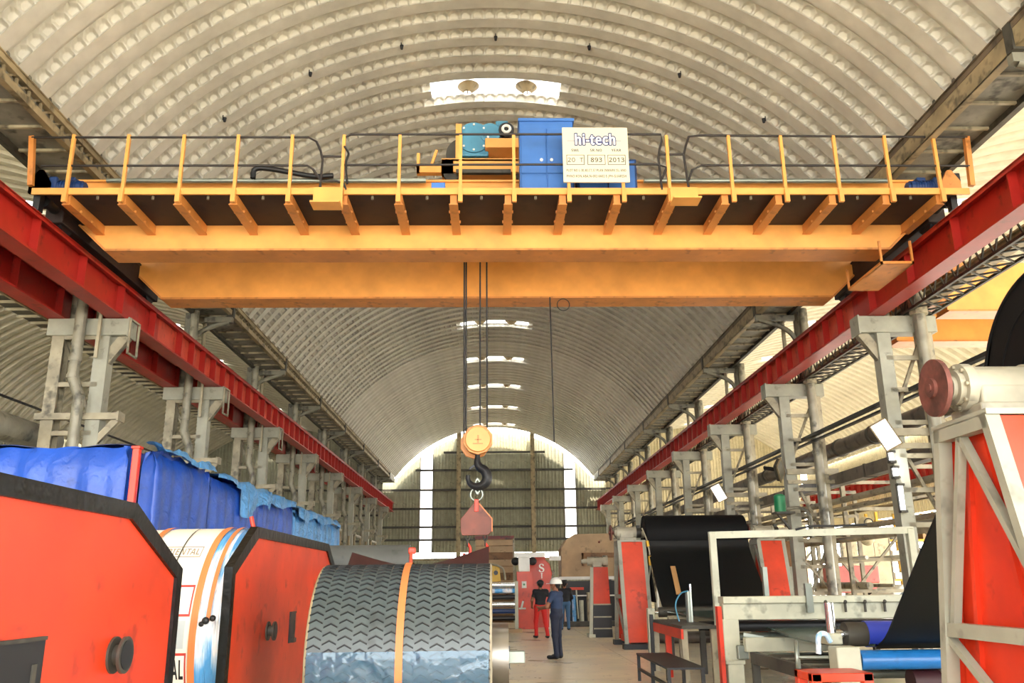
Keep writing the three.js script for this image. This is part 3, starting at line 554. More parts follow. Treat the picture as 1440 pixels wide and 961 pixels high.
{
  mesh('plate', [ext([[-0.27, -0.28], [0.22, -0.28], [0.3, -0.2], [0.3, 0.02], [0.05, 0.32], [-0.05, 0.32], [-0.3, 0.02], [-0.3, -0.2]], 0.06, 0.008).translate(HX, 2.86, -HD)], M.plate, lift);
  mesh('plate_edge', [bar(V(HX + 0.05, 3.18, HD - 0.03), V(HX + 0.31, 2.88, HD - 0.03), 0.09, 0.02), bx(HX + 0.295, HX + 0.315, 2.64, 2.9, HD - 0.08, HD + 0.02)], M.strap, lift);
  mesh('lug', [rbx(HX - 0.04, HX + 0.04, 3.02, 3.26, HD - 0.1, HD + 0.02, 0.01)], M.redOrange2, lift);
  mesh('shackle', [at(new THREE.TorusGeometry(0.12, 0.022, 8, 24), HX, 3.36, HD)], M.railSteel, lift);
  mesh('link', [at(new THREE.TorusGeometry(0.06, 0.02, 8, 20).scale(0.8, 2.3, 1), HX + 0.02, 3.52, HD)], M.railSteel, lift);
  for (const x of [-0.17, 0.17]) {
    const s = mesh('chain_sling', [at(new THREE.TorusGeometry(0.045, 0.016, 6, 16).scale(0.8, 1.4, 1), HX + x, 2.54, HD), at(new THREE.TorusGeometry(0.045, 0.016, 6, 16).scale(0.8, 1.4, 1).rotateY(1.57), HX + x, 2.44, HD)], M.steelDark, lift);
    mesh('sling_hook', [tube([V(HX + x, 2.42, HD), V(HX + x + 0.05, 2.33, HD), V(HX + x + 0.03, 2.2, HD), V(HX + x - 0.05, 2.16, HD), V(HX + x - 0.07, 2.24, HD)], 0.028)], M.redOrange2, s);
  }
}
const pend = thing('pendant_cable', 'thin black pendant cable hanging from the rear crane girder', 'cable');
mesh('cable', [rod(V(1.2, 7.9, 18.3), V(1.22, 4.6, 18.3), 0.014, 8)], M.rope, pend);
mesh('coil', [at(new THREE.TorusGeometry(0.14, 0.01, 6, 24), 1.5, 7.72, 18.3)], M.rope, pend);

// crane of the neighbouring bay
const crane2 = thing('overhead_crane', 'yellow crane girders in the neighbouring bay beyond the lattice column', 'crane');
for (const d of [18.8, 21.4]) {
  const g = mesh('girder', [bx(10.55, 24, 7.72, 8.9, d, d + 0.5)], M.orange, crane2);
  mesh('bottom_flange', [bx(10.55, 24, 7.68, 7.72, d - 0.06, d + 0.58)], M.orangeDeep, g);
}
mesh('end_carriage', [rbx(10.0, 10.4, 8.2, 8.7, 17.6, 23, 0.02), bx(10.1, 10.6, 7.9, 8.6, 18.8, 21.9)], M.orangeDeep, crane2);
mesh('end_carriage', [rbx(24.8, 25.2, 8.16, 8.7, 17.6, 23, 0.02), bx(23.9, 25, 8.2, 8.9, 18.8, 21.9)], M.orangeDeep, crane2);
{
  const t = thing('runway_girder', 'slim pale runway beam of the cream bay beyond the black lattice', 'girder');
  mesh('beam', [bx(10.1, 10.3, 7.9, 8.16, 6, 70), bx(10.02, 10.38, 8.12, 8.16, 6, 70)], M.steelTan, t);
}

// ---------------------------------------------------------------- oval belt reels with orange side plates
function textTex(w, h, draw) { const cv = document.createElement('canvas'); cv.width = w; cv.height = h; const x = cv.getContext('2d'); draw(x); const t = new THREE.CanvasTexture(cv); t.colorSpace = THREE.SRGBColorSpace; return t; }
function stadium(d0, d1, y0, y1, grow = 0, n = 20) {      // oval outline, returns [d,y] loop
  const r = (y1 - y0) / 2 + grow, c = (y0 + y1) / 2, a = d0 + (y1 - y0) / 2, b = d1 - (y1 - y0) / 2, o = [];
  for (let k = 0; k <= n; k++) { const t = Math.PI / 2 + Math.PI * k / n; o.push([a + r * Math.cos(t), c + r * Math.sin(t)]); }
  for (let k = 0; k <= n; k++) { const t = -Math.PI / 2 + Math.PI * k / n; o.push([b + r * Math.cos(t), c + r * Math.sin(t)]); }
  return o;
}
function band(loop, x0, x1, from = 0, to = 1) {            // surface of part of the oval, x0 to x1, uv metres along
  const i0 = Math.round(from * (loop.length - 1)), i1 = Math.round(to * (loop.length - 1)), n = i1 - i0;
  return surf(n, 1, (u, v) => { const p = loop[i0 + Math.round(u * n)]; return [x0 + (x1 - x0) * v, p[1], p[0]]; }, 1, 1);
}
function reel(label, d0, d1, y0, y1, chamfer, hubs, slot) {
  const t = thing('belt_reel', label, 'reel'), X = -2.6, w = 1.85;
  const c = chamfer, o = [[d0, y0 + 0.45], [d0 + c, y0], [d1 - c, y0], [d1, y0 + 0.45], [d1, y1 - 0.42], [d1 - c, y1], [d0 + c, y1], [d0, y1 - 0.42]];
  const cx = (d0 + d1) / 2, cy = (y0 + y1) / 2, shrink = (k) => o.map(([d, y]) => [cx + (d - cx) * (1 - k / (d1 - d0) * 2), cy + (y - cy) * (1 - k / (y1 - y0) * 2)]);
  for (const s of [0, 1]) {
    const xa = s ? X - w - 0.06 : X;
    const p = mesh('side_plate', [extSide(shrink(0.02), xa, xa + 0.025)], M.redOrange, t);
    mesh('rim', [extSide(o, xa - 0.03, xa + 0.05, shrink(0.11))], M.wrapFilm, p);
    if (!s) {
      for (const [d, y, r] of hubs) {
        const h = mesh('hub', [disc(X + 0.02, X + 0.09, y, d, r * 0.55, 24), disc(X + 0.09, X + 0.11, y, d, r, 28), disc(X + 0.025, X + 0.04, y, d, r, 28)], M.steelDark, p);
        mesh('hub_hole', [disc(X + 0.11, X + 0.115, y, d, r * 0.8, 24)], M.black, h);
      }
      const [sd, sy, sw, sh] = slot; mesh('slot_box', [bx(X + 0.02, X + 0.04, sy - sh, sy + sh, sd - sw, sd + sw)], M.black, p);
      mesh('slot_frame', [bx(X + 0.02, X + 0.05, sy + sh, sy + sh + 0.02, sd - sw, sd + sw), bx(X + 0.04, X + 0.07, sy - sh, sy - sh + 0.05, sd - sw * 0.3, sd + sw * 0.7), bx(X + 0.02, X + 0.05, sy - sh * 0.5, sy + sh * 0.5, sd + sw * 0.55, sd + sw * 0.7)], M.steelDark, p);
    }
  }
  const L = stadium(d0 + 0.12, d1 - 0.12, y0 + 0.05, y1 + 0.0);
  mesh('wound_belt', [extSide(stadium(d0 + 0.14, d1 - 0.14, y0 + 0.07, y1 - 0.02), X - w, X)], M.rubber, t);
  mesh('wrapping', [band(L, X - w, X - 0.03)], M.whiteSheet, t);
  return { t, L, X, w };
}
reel('orange plated oval belt reel with square black opening, white sheet on top', 2.6, 7.02, 0.05, 2.22, 1.0, [[5.95, 1.24, 0.115]], [4.75, 1.15, 0.26, 0.24]);
const R2 = reel('orange plated oval belt reel with two dark hubs, printed wrapping and orange straps', 8.35, 13.9, 0.06, 2.26, 0.78, [[9.9, 1.19, 0.1], [12.75, 1.18, 0.1]], [11.05, 1.17, 0.14, 0.17]);
{
  const { t, X } = R2, ln = (g) => stadium(8.47, 13.78, 0.11, 2.26, g, 40);
  const printTex = textTex(512, 2048, (x) => {
    x.fillStyle = '#e8e4d4'; x.fillRect(0, 0, 512, 2048); x.textAlign = 'center';
    const box = (y, s, flip) => { x.fillStyle = '#f3f0e6'; x.fillRect(20, y, 472, 170); x.strokeStyle = '#c23a30'; x.lineWidth = 14; x.strokeRect(20, y, 472, 170); x.fillStyle = '#15151a'; x.font = 'bold 150px sans-serif'; x.save(); x.translate(256, y + (flip ? 32 : 138)); if (flip) x.rotate(Math.PI); x.fillText(s, 0, 0, 450); x.restore(); };
    x.strokeStyle = '#8c7a66'; x.lineWidth = 8; x.strokeRect(60, 420, 390, 90); x.fillStyle = '#8c7a66'; x.font = 'bold 80px sans-serif'; x.fillText('ORIENTAL', 256, 494, 360);
    x.fillStyle = '#c9c6ba'; x.font = '70px sans-serif'; x.fillText('ORIENTAL', 256, 640, 400);
    box(720, 'ORI', true); x.fillStyle = '#b9c2c6'; x.fillRect(40, 920, 430, 150);
    box(1100, 'ORIENTAL'); x.fillStyle = '#9fb6c8'; x.fillRect(60, 1300, 400, 150); box(1480, 'ORIENTAL'); x.fillStyle = '#7d95a8'; x.fillRect(60, 1690, 400, 150); box(1860, 'ORIENTAL');
  });
  const half = (g) => band(ln(g), 0, 1, 0, 0.49);
  const print = band(ln(0.006), X - 0.9, X - 0.345, 0, 0.49); { const uv = print.attributes.uv; for (let i = 0; i < uv.count; i++) uv.setXY(i, uv.getY(i), 1 - uv.getX(i)); }
  mesh('printed_band', print, mat('#ffffff', 0.5, { map: printTex }), t);
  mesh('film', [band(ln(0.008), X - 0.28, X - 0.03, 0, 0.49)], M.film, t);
  for (const [a, b] of [[0.275, 0.34], [0.16, 0.2], [0.9, 0.96]]) mesh('strap', [band(ln(0.02), X - b, X - a, 0, a < 0.2 ? 0.22 : 1)], M.strap, t);
  mesh('strap_line', [band(ln(0.016), X - 0.62, X - 0.608, 0, 0.49)], M.steelDark, t);
  mesh('strap_buckle', [tube([V(X - 0.3, 2.27, 10.4), V(X - 0.35, 2.35, 10.4), V(X - 0.38, 2.46, 10.4)], 0.025)], M.redOrange2, t);
  mesh('film_knot', [at(new THREE.IcosahedronGeometry(0.035, 1), X - 0.17, 1.36, 8.37), at(new THREE.IcosahedronGeometry(0.03, 1), X - 0.11, 1.38, 8.38), at(new THREE.IcosahedronGeometry(0.025, 1), X - 0.21, 1.33, 8.38)], M.black, t);
}

// ---------------------------------------------------------------- tarpaulin covered stacks
function tarp(name, label, x0, x1, d0, d1, y0, y1, m, fold, top) {
  const t = thing(name, label, 'tarpaulin', null);
  mesh('covered_crate', [bx(x0 + 0.12, x1 - 0.12, 0, y1 - 0.12, d0 + 0.12, d1 - 0.12)], M.brown, t);
  const per = 2 * ((x1 - x0) + (d1 - d0)), n = Math.round(per / 0.05), ph = rr(0, 6);
  const pos = (s) => { const w = x1 - x0, l = d1 - d0; s *= per; if (s < w) return [x0 + s, d0, 0, -1]; s -= w; if (s < l) return [x1, d0 + s, 1, 0]; s -= l; if (s < w) return [x1 - s, d1, 0, 1]; s -= w; return [x0, d1 - s, -1, 0]; };
  const wob = (s) => Math.sin(s * per * 6.7 + ph) * 0.45 + Math.sin(s * per * 14.3 + ph * 2) * 0.4 + Math.sin(s * per * 1.7) * 0.3;
  mesh('skirt', [surf(n, 14, (u, v) => {
    const [x, d, nx, nd] = pos(u % 1), h = y1 - y0, y = y1 - h * v - 0.02 * wob(u + 0.1) * (1 - v), k = (0.02 + fold * Math.min(1, v * 1.6)) * wob(u) - 0.1 * Math.pow(Math.max(0, 1 - v * 9), 2);
    return [x + nx * k, y + (v > 0.98 ? 0.06 * wob(u * 1.3) : 0), d + nd * k];
  }, per, y1 - y0)], m, t);
  mesh('top_sheet', [surf(16, 24, (u, v) => [x0 + 0.08 + (x1 - x0 - 0.16) * u, y1 + 0.02 + 0.035 * Math.sin(u * 9 + v * 4 + ph) + 0.03 * Math.sin(v * 21 + ph), d0 + 0.08 + (d1 - d0 - 0.16) * v], x1 - x0, d1 - d0)], m, t);
  if (top) for (const [dd0, dd1, drop] of top) mesh('loose_flap', [surf(Math.round((dd1 - dd0) / 0.1), 10, (u, v) => { const d = dd0 + (dd1 - dd0) * u, q = v * (1.0 + drop); const e = 0.05 * Math.sin(d * 5 + v * 3) + 0.02 * Math.sin(d * 17); return q < 1 ? [x1 - (1 - q) * Math.min(1, x1 - x0 - 0.05) + 0.05 * q, y1 + 0.1 + e * 0.8, d] : [x1 + 0.1 + e * 0.7, y1 + 0.08 - (q - 1) * (0.8 + 0.3 * Math.sin(d * 2.3)), d]; }, dd1 - dd0, 1.4)], M.tarpLight, t);
}
tarp('tarpaulin', 'dark blue tarpaulin over a stack, hanging in even pleats beside red post', -7.9, -5.42, 12.6, 15.2, 0.9, 3.66, M.tarp, 0.075);
tarp('tarpaulin', 'blue tarpaulin over a long stack with light blue flap along its edge', -7.6, -5.05, 15.3, 21.5, 0.9, 3.55, M.tarp, 0.08, [[15.4, 17.0, 0.16], [16.8, 18.9, 0.62], [18.8, 21.4, 0.25]]);
tarp('tarpaulin', 'crumpled light blue tarpaulin over the far end of the stacks', -7.4, -5.05, 21.75, 28.2, 0.9, 3.5, M.tarpLight, 0.09, [[21.85, 25, 0.3], [25, 28, 0.2]]);
tarp('tarpaulin', 'narrow bright blue tarpaulin strip hanging behind red post', -5.3, -5.06, 12.75, 15.2, 0.9, 3.6, M.tarp, 0.04, [[12.7, 15.2, 0.1]]);
{
  const t = thing('red_post', 'red steel post standing between two blue tarpaulins', 'post');
  mesh('shaft', [rbx(-5.32, -5.22, 0, 3.62, 12.42, 12.52, 0.015)], M.redOrange2, t); mesh('cap', [rbx(-5.335, -5.205, 3.6, 3.64, 12.4, 12.54, 0.01)], M.redOrange2, t); mesh('base_plate', [bx(-5.45, -5.1, 0, 0.02, 12.33, 12.66)], M.steelDark, t);
}

// ---------------------------------------------------------------- chevron conveyor belt roll
{
  const t = thing('conveyor_belt_roll', 'black chevron cleated conveyor belt rolled on a steel core, tied with orange strap', 'belt roll');
  const C = [0.93, 9.4], r = 0.93, xa = -1.86, xb = -0.13;
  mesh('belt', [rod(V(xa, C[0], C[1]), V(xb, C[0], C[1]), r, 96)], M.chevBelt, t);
  mesh('belt_edge', [at(new THREE.TorusGeometry(r - 0.008, 0.014, 8, 96).rotateY(Math.PI / 2), xa, C[0], C[1])], M.steelTan, t);
  mesh('belt_edge', [at(new THREE.TorusGeometry(r - 0.008, 0.014, 8, 96).rotateY(Math.PI / 2), xb, C[0], C[1])], M.steelLight, t);
  for (const [a, b] of [[xb, 0.05], [xa - 0.02, xa]]) mesh('core', [disc(a, b, C[0], C[1], 0.34, 40)], M.drumSteel, t);
  for (const [a, b] of [[0.05, 0.22], [-2.0, -1.88]]) { const s = mesh('shaft', [rbx(a, b, C[0] - 0.06, C[0] + 0.06, C[1] - 0.06, C[1] + 0.06, 0.01)], M.railSteel, t); mesh('shaft_collar', [bx(a < 0 ? b - 0.02 : a, a < 0 ? b : a + 0.015, C[0] - 0.11, C[0] + 0.11, C[1] - 0.03, C[1] + 0.03)], M.black, s); }
  // one cleat: an upright V, lying on the roll
  const cols = 12, cw = (xb - xa) / cols, pitch = 0.0785, cleat = (w, h, th) => {
    const s = new THREE.Shape(); const hw = w / 2; s.moveTo(-hw, 0); s.lineTo(0, h); s.lineTo(hw, 0); s.lineTo(hw, th); s.lineTo(0, h + th); s.lineTo(-hw, th); s.closePath();
    return new THREE.ExtrudeGeometry(s, { depth: 0.012, bevelEnabled: true, bevelThickness: 0.004, bevelSize: 0.003, bevelSegments: 1, curveSegments: 1 });
  };
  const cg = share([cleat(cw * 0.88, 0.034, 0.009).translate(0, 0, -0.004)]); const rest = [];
  const rows = Math.floor(2 * Math.PI * r / pitch); let built = 0;
  for (let i = 0; i < rows; i++) for (let j = 0; j < cols; j++) {
    const a = i / rows * 2 * Math.PI + (j % 2 ? 0 : Math.PI / rows);     // angle from the top towards the camera
    const deg = a * 180 / Math.PI, x = xa + cw * (j + 0.5);
    const m4 = new THREE.Matrix4().makeTranslation(x, C[0], -C[1]).multiply(new THREE.Matrix4().makeRotationX(a - Math.PI / 2)).multiply(new THREE.Matrix4().makeTranslation(0, 0, r));
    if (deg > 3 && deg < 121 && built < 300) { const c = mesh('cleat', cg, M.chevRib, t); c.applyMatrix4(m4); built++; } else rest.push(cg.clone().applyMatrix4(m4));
  }
  for (const g of rest) g.userData = {};
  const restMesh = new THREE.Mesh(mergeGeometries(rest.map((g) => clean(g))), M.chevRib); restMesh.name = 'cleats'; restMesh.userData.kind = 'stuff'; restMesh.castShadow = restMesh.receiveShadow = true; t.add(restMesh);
  const strapX = -0.985, loop = Array.from({ length: 73 }, (_, k) => [C[1] + (r + 0.028) * Math.cos(k / 72 * 2 * Math.PI), C[0] + (r + 0.028) * Math.sin(k / 72 * 2 * Math.PI)]);
  mesh('strap', [band(loop, strapX - 0.035, strapX + 0.035)], M.strap, t);
  mesh('strap_hook', [rbx(strapX - 0.035, strapX + 0.045, 1.98, 2.05, 9.5, 9.54, 0.015), bar(V(strapX, 1.86, 9.45), V(strapX, 2.0, 9.5), 0.03, 0.02)], M.redOrange2, t);
  // lifted belt end: two curled corners
  mesh('belt_tail', [surf(24, 6, (u, v) => { const x = -1.68 + 1.53 * u, c = Math.abs(u - 0.45), lift = 0.22 * Math.pow(c / 0.55, 1.3) * v; return [x, 1.85 + lift, 9.55 + 0.32 * v]; }, 1.5, 0.4), surf(24, 6, (u, v) => { const x = -1.68 + 1.53 * u, c = Math.abs(u - 0.45), lift = 0.22 * Math.pow(c / 0.55, 1.3) * v; return [x, 1.832 + lift, 9.55 + 0.32 * v]; }, 1.5, 0.4)].map((g) => { g.userData = {}; return g; }), M.maroon, t);
  const film = Array.from({ length: 25 }, (_, k) => { const a = (82 + k * 4) * Math.PI / 180; return [C[1] - (r + 0.024 + 0.004 * Math.sin(k * 2.1)) * Math.sin(a), C[0] + (r + 0.024) * Math.cos(a)]; });
  mesh('film', [band(film, xa + 0.02, xb - 0.02)], phys('#8fc0dd', 0.12, { transmission: 0.85, thickness: 0, bumpMap: wrinkleTex, bumpScale: 0.03 }), t);
  // timber cradle under the roll
  mesh('cradle', [bx(xa, xb, 0, 0.12, 8.95, 9.1), bx(xa, xb, 0, 0.12, 9.7, 9.85)], M.wood, t);
}
{
  const t = thing('rubber_roll', 'plain grey rubber roll lying on a trestle behind the chevron roll', 'roll');
  mesh('roll', [disc(-2.95, -1.45, 2.0, 14.3, 0.29, 40)], mat('#5d6260', 0.55, { map: wornTex }), t); mesh('end_spiral', [at(new THREE.TorusGeometry(0.15, 0.012, 6, 32).rotateY(Math.PI / 2), -1.45, 2.0, 14.3), at(new THREE.TorusGeometry(0.22, 0.012, 6, 32).rotateY(Math.PI / 2), -1.45, 2.0, 14.3)], M.black, t);
  const w = thing('trestle', 'brown timber trestle under the plain grey rubber roll', 'trestle');
  for (const x of [-1.6]) { mesh('beam', [bx(x - 0.4, x + 0.0, 1.6, 1.71, 14.0, 14.6)], M.wood, w); for (const d of [14.05, 14.55]) mesh('leg', [bx(x - 0.25, x - 0.15, 0, 1.6, d - 0.05, d + 0.05)], M.wood, w); }
}

// ---------------------------------------------------------------- orange A-frame roll stands
function stand(label) {                                    // local: x 0..0.7, side outline in d,y ; rear leg upright, front leg slanting to the viewer
  const t = thing('roll_stand', label, 'stand'), W = 0.68;
  const top = 2.75, rear = (y) => 0.33 + (top - y) * 0.22, front = (y) => -0.3 - (top - y) * 0.24, p = (d, y, x) => V(x, y, d);
  for (const x of [0, W]) {
    const s = x ? -1 : 1, f = mesh('side_frame', [bar(p(rear(top), top, x), p(rear(0.12), 0.12, x), 0.1, 0.08), bar(p(front(top), top, x), p(front(0.12), 0.12, x), 0.1, 0.08), bar(p(rear(top) + 0.04, top - 0.05, x), p(front(top) - 0.04, top - 0.05, x), 0.1, 0.1), bar(p(rear(1.3), 1.3, x), p(front(1.3), 1.3, x), 0.08, 0.1)], M.greyPaint, t);
    mesh('brace', [bar(p(0.08, 2.66, x), p(rear(1.34) - 0.1, 1.34, x), 0.06, 0.05)], M.greyPaint, f);
    mesh('brace', [bar(p(0.08, 2.66, x), p(front(1.55), 1.55, x), 0.06, 0.05)], M.greyPaint, f);
    mesh('brace', [bar(p(rear(1.25), 1.25, x), p(front(0.3), 0.2, x), 0.06, 0.05)], M.greyPaint, f);
    mesh('side_panel', [extSide([[rear(0.12) - 0.03, 0.12], [front(0.12) + 0.03, 0.12], [front(top - 0.06) + 0.03, top - 0.06], [rear(top - 0.06) - 0.03, top - 0.06]], x + s * 0.1, x + s * 0.108)], M.redOrange2, t);
    mesh('panel_rib', [bar(p(rear(2.5) - 0.22, 2.6, x + s * 0.09), p(rear(0.3) - 0.3, 0.3, x + s * 0.09), 0.05, 0.05), bar(p(front(2.5) + 0.3, 2.6, x + s * 0.09), p(front(0.3) + 0.5, 0.3, x + s * 0.09), 0.05, 0.05)], M.redOrange2, t);
  }
  mesh('front_plate', [bar(p(front(top) - 0.03, top - 0.02, W / 2), p(front(0.16) - 0.03, 0.16, W / 2), W - 0.06, 0.02)], M.redOrange, t);
  mesh('rear_plate', [bar(p(rear(top) + 0.0, top - 0.02, W / 2), p(rear(0.16), 0.16, W / 2), W - 0.06, 0.02)], M.redOrange2, t);
  mesh('top_plate', [bx(-0.05, W + 0.05, top - 0.01, top + 0.03, front(top) - 0.06, rear(top) + 0.06)], M.greyPaint, t);
  mesh('foot', [bx(-0.1, W + 0.1, 0, 0.13, front(0) - 0.16, front(0) + 0.18), bx(-0.1, W + 0.1, 0, 0.13, rear(0) - 0.18, rear(0) + 0.12)], M.black, t);
  const g = mesh('gearbox', [rbx(0.02, 0.5, 2.78, 2.86, -0.2, 0.22, 0.02), disc(0.03, 0.46, 3.0, 0, 0.155, 32), rbx(0.06, 0.44, 2.82, 3.0, -0.16, 0.16, 0.03), disc(0.46, 0.52, 3.0, 0, 0.17, 32)], M.gearGrey, t);
  mesh('bearing_ring', [disc(-0.02, 0.05, 3.0, 0, 0.175, 32), disc(-0.06, 0.0, 3.0, 0, 0.13, 28), disc(-0.09, -0.05, 3.0, 0, 0.09, 24)], M.gearGrey, g);
  for (let k = 0; k < 8; k++) mesh('bolt', [disc(-0.04, 0.0, 3.0 + 0.15 * Math.sin(k * 0.785), 0.15 * Math.cos(k * 0.785), 0.016, 8)], M.steelLight, g);
  mesh('shaft', [disc(-0.22, -0.05, 3.0, 0, 0.045, 16)], M.rust, g);
  mesh('coupling_disc', [disc(-0.2, -0.165, 3.0, 0, 0.21, 40), disc(-0.225, -0.2, 3.0, 0, 0.07, 24), disc(-0.235, -0.2, 3.0, 0, 0.03, 16)], M.rust, g);
  const m = mesh('motor', [disc(0.52, 0.66, 3.0, 0, 0.13, 28), rbx(0.54, 0.64, 3.1, 3.2, -0.06, 0.06, 0.01)], M.steelDark, t);
  mesh('motor_fin', Array.from({ length: 6 }, (_, k) => disc(0.53 + k * 0.02, 0.538 + k * 0.02, 3.0, 0, 0.145, 28)), M.steelDark, m);
  return t;
}
const st = stand('tall orange A-frame stand with rusty coupling disc beside the black belt roll'); st.position.set(3.3, 0, -6.0);
const st2 = copy(st, 'orange A-frame stand carrying the far end of the black belt roll', 7.6, 6.0, 0); 
const st3 = copy(st, 'orange A-frame stand holding the gearbox end of the distant black roll', 3.35, 24.3, 0);
const st4 = copy(st, 'orange A-frame stand behind the cream gantry frame, half hidden by belt', 7.2, 24.3, 0);
for (const s of [st2, st3, st4]) s.traverse((o) => {});
// rolls on the stands
function beltRoll(label, x0, x1, y, d, r, sheetPts) {
  const t = thing('belt_roll', label, 'belt roll');
  mesh('wound_belt', [disc(x0, x1, y, d, r, 72), at(new THREE.TorusGeometry(r - 0.015, 0.016, 6, 72).rotateY(Math.PI / 2), x0, y, d), at(new THREE.TorusGeometry(r * 0.75, 0.01, 6, 64).rotateY(Math.PI / 2), x0, y, d), at(new THREE.TorusGeometry(r * 0.5, 0.01, 6, 64).rotateY(Math.PI / 2), x0, y, d)], M.blackMatt, t);
  mesh('core_shaft', [disc(x0 - 0.12, x1 + 0.12, y, d, 0.09, 20)], M.steelLight, t);
  const cv = new THREE.CatmullRomCurve3(sheetPts.map(([dd, yy]) => new THREE.Vector3(dd, yy, 0)));
  const f = (o) => (u, v) => { const p = cv.getPointAt(u), tn = cv.getTangentAt(u); return [x0 + (x1 - x0) * v, p.y + tn.x * o, p.x - tn.y * o]; };
  const g1 = surf(60, 2, f(0.0), 6, x1 - x0), g2 = surf(60, 2, f(-0.022), 6, x1 - x0), e = (xv) => surf(60, 1, (u, v) => { const q = f(-0.022 * v)(u, 0); return [xv, q[1], q[2]]; }, 6, 0.02);
  mesh('belt_sheet', [g1, g2, e(x0), e(x1)].map((g) => { g.userData = {}; return g; }), M.beltTop, t);
  return t;
}
beltRoll('huge black belt roll behind the tall orange stand with belt sloping down', 4.05, 7.2, 3.0, 6.0, 0.97, [[6.72, 3.65], [6.95, 3.25], [7.35, 2.85], [7.85, 2.42], [8.38, 2.0], [9.0, 1.48], [9.5, 1.07], [9.75, 0.96]]);
const roll2 = beltRoll('smaller black belt roll on the distant orange stands with hanging belt', 4.12, 6.9, 2.95, 24.4, 0.52, [[23.93, 2.75], [23.85, 2.5], [23.3, 1.9], [22.7, 1.35], [22.3, 1.08], [22.0, 1.0]]);
{
  mesh('hanging_loop', [extSide([[24.4, 2.6], [24.9, 2.6], [24.9, 1.2], [23.4, 1.15], [23.7, 1.7], [24.0, 2.4]], 4.14, 4.18)], M.blackMatt, roll2);
  const t = thing('belt_sheet', 'dark belt running flat through the cream framed machine', 'belt');
  const f = (o) => (u, v) => { const d = 9.75 + (22 - 9.75) * u; return [4.05 + 2.85 * v, 0.99 - 0.09 * Math.sin(Math.PI * Math.min(1, u * 3.2)) + o, d]; };
  const e = (v0) => surf(50, 1, (u, v) => { const q = f(-0.022 * v)(u, v0); return q; }, 12, 0.02);
  mesh('sheet', [surf(50, 2, f(0), 12, 2.85), surf(50, 2, f(-0.022), 12, 2.85), e(0), e(1)].map((g) => { g.userData = {}; return g; }), phys('#3f5654', 0.22, { map: wornTex }), t);  // teal tone is the sky reflection put into the belt colour
  const b = thing('wooden_batten', 'short wooden batten leaning on the hanging black belt', 'batten');
  mesh('batten', [bar(V(4.62, 1.36, 22.6), V(4.66, 2.06, 23.35), 0.13, 0.03)], M.wood, b);
}
{ // air hose on the distant stand
  const t = thing('air_hose', 'thin hose with brass fittings hanging beside the distant black roll', 'hose');
  mesh('hose', [tube([V(4.0, 3.1, 24.0), V(4.1, 2.7, 23.8), V(4.14, 2.2, 23.75), V(4.08, 1.7, 23.8), V(3.98, 1.3, 23.9)], 0.022)], M.steelLight, t);
  mesh('fitting', [rod(V(4.13, 2.35, 23.74), V(4.14, 2.1, 23.74), 0.045, 12), rod(V(4.09, 2.75, 23.8), V(4.11, 2.6, 23.78), 0.04, 12)], M.yellow, t);
}
// smaller stand in the distance
{
  const t = thing('roll_stand', 'small orange topped stand with black lower half behind the let-off stand', 'stand');
  mesh('body', [ext([[3.08, 1.0], [3.62, 1.0], [3.58, 2.15], [3.12, 2.15]], 0.5).translate(0, 0, -28.9)], M.redOrange, t);
  mesh('lower_body', [ext([[3.06, 0], [3.66, 0], [3.62, 1.0], [3.08, 1.0]], 0.5).translate(0, 0, -28.9)], M.black, t);
  for (const y of [0.25, 0.6, 0.98]) mesh('band', [bx(3.07, 3.64, y, y + 0.04, 28.36, 28.4)], M.steelLight, t);
  mesh('side_frame', [bar(V(2.98, 0, 28.5), V(3.08, 2.15, 28.5), 0.1, 0.12), bx(2.9, 3.1, 0, 0.1, 28.3, 29)], M.creamPaint, t);
  mesh('gearbox', [disc(2.95, 3.45, 2.34, 28.6, 0.14, 24), disc(2.75, 2.95, 2.34, 28.6, 0.07, 16), rbx(3.1, 3.4, 2.15, 2.32, 28.45, 28.75, 0.02), disc(3.45, 3.6, 2.34, 28.6, 0.18, 24)], M.gearGrey, t);
}

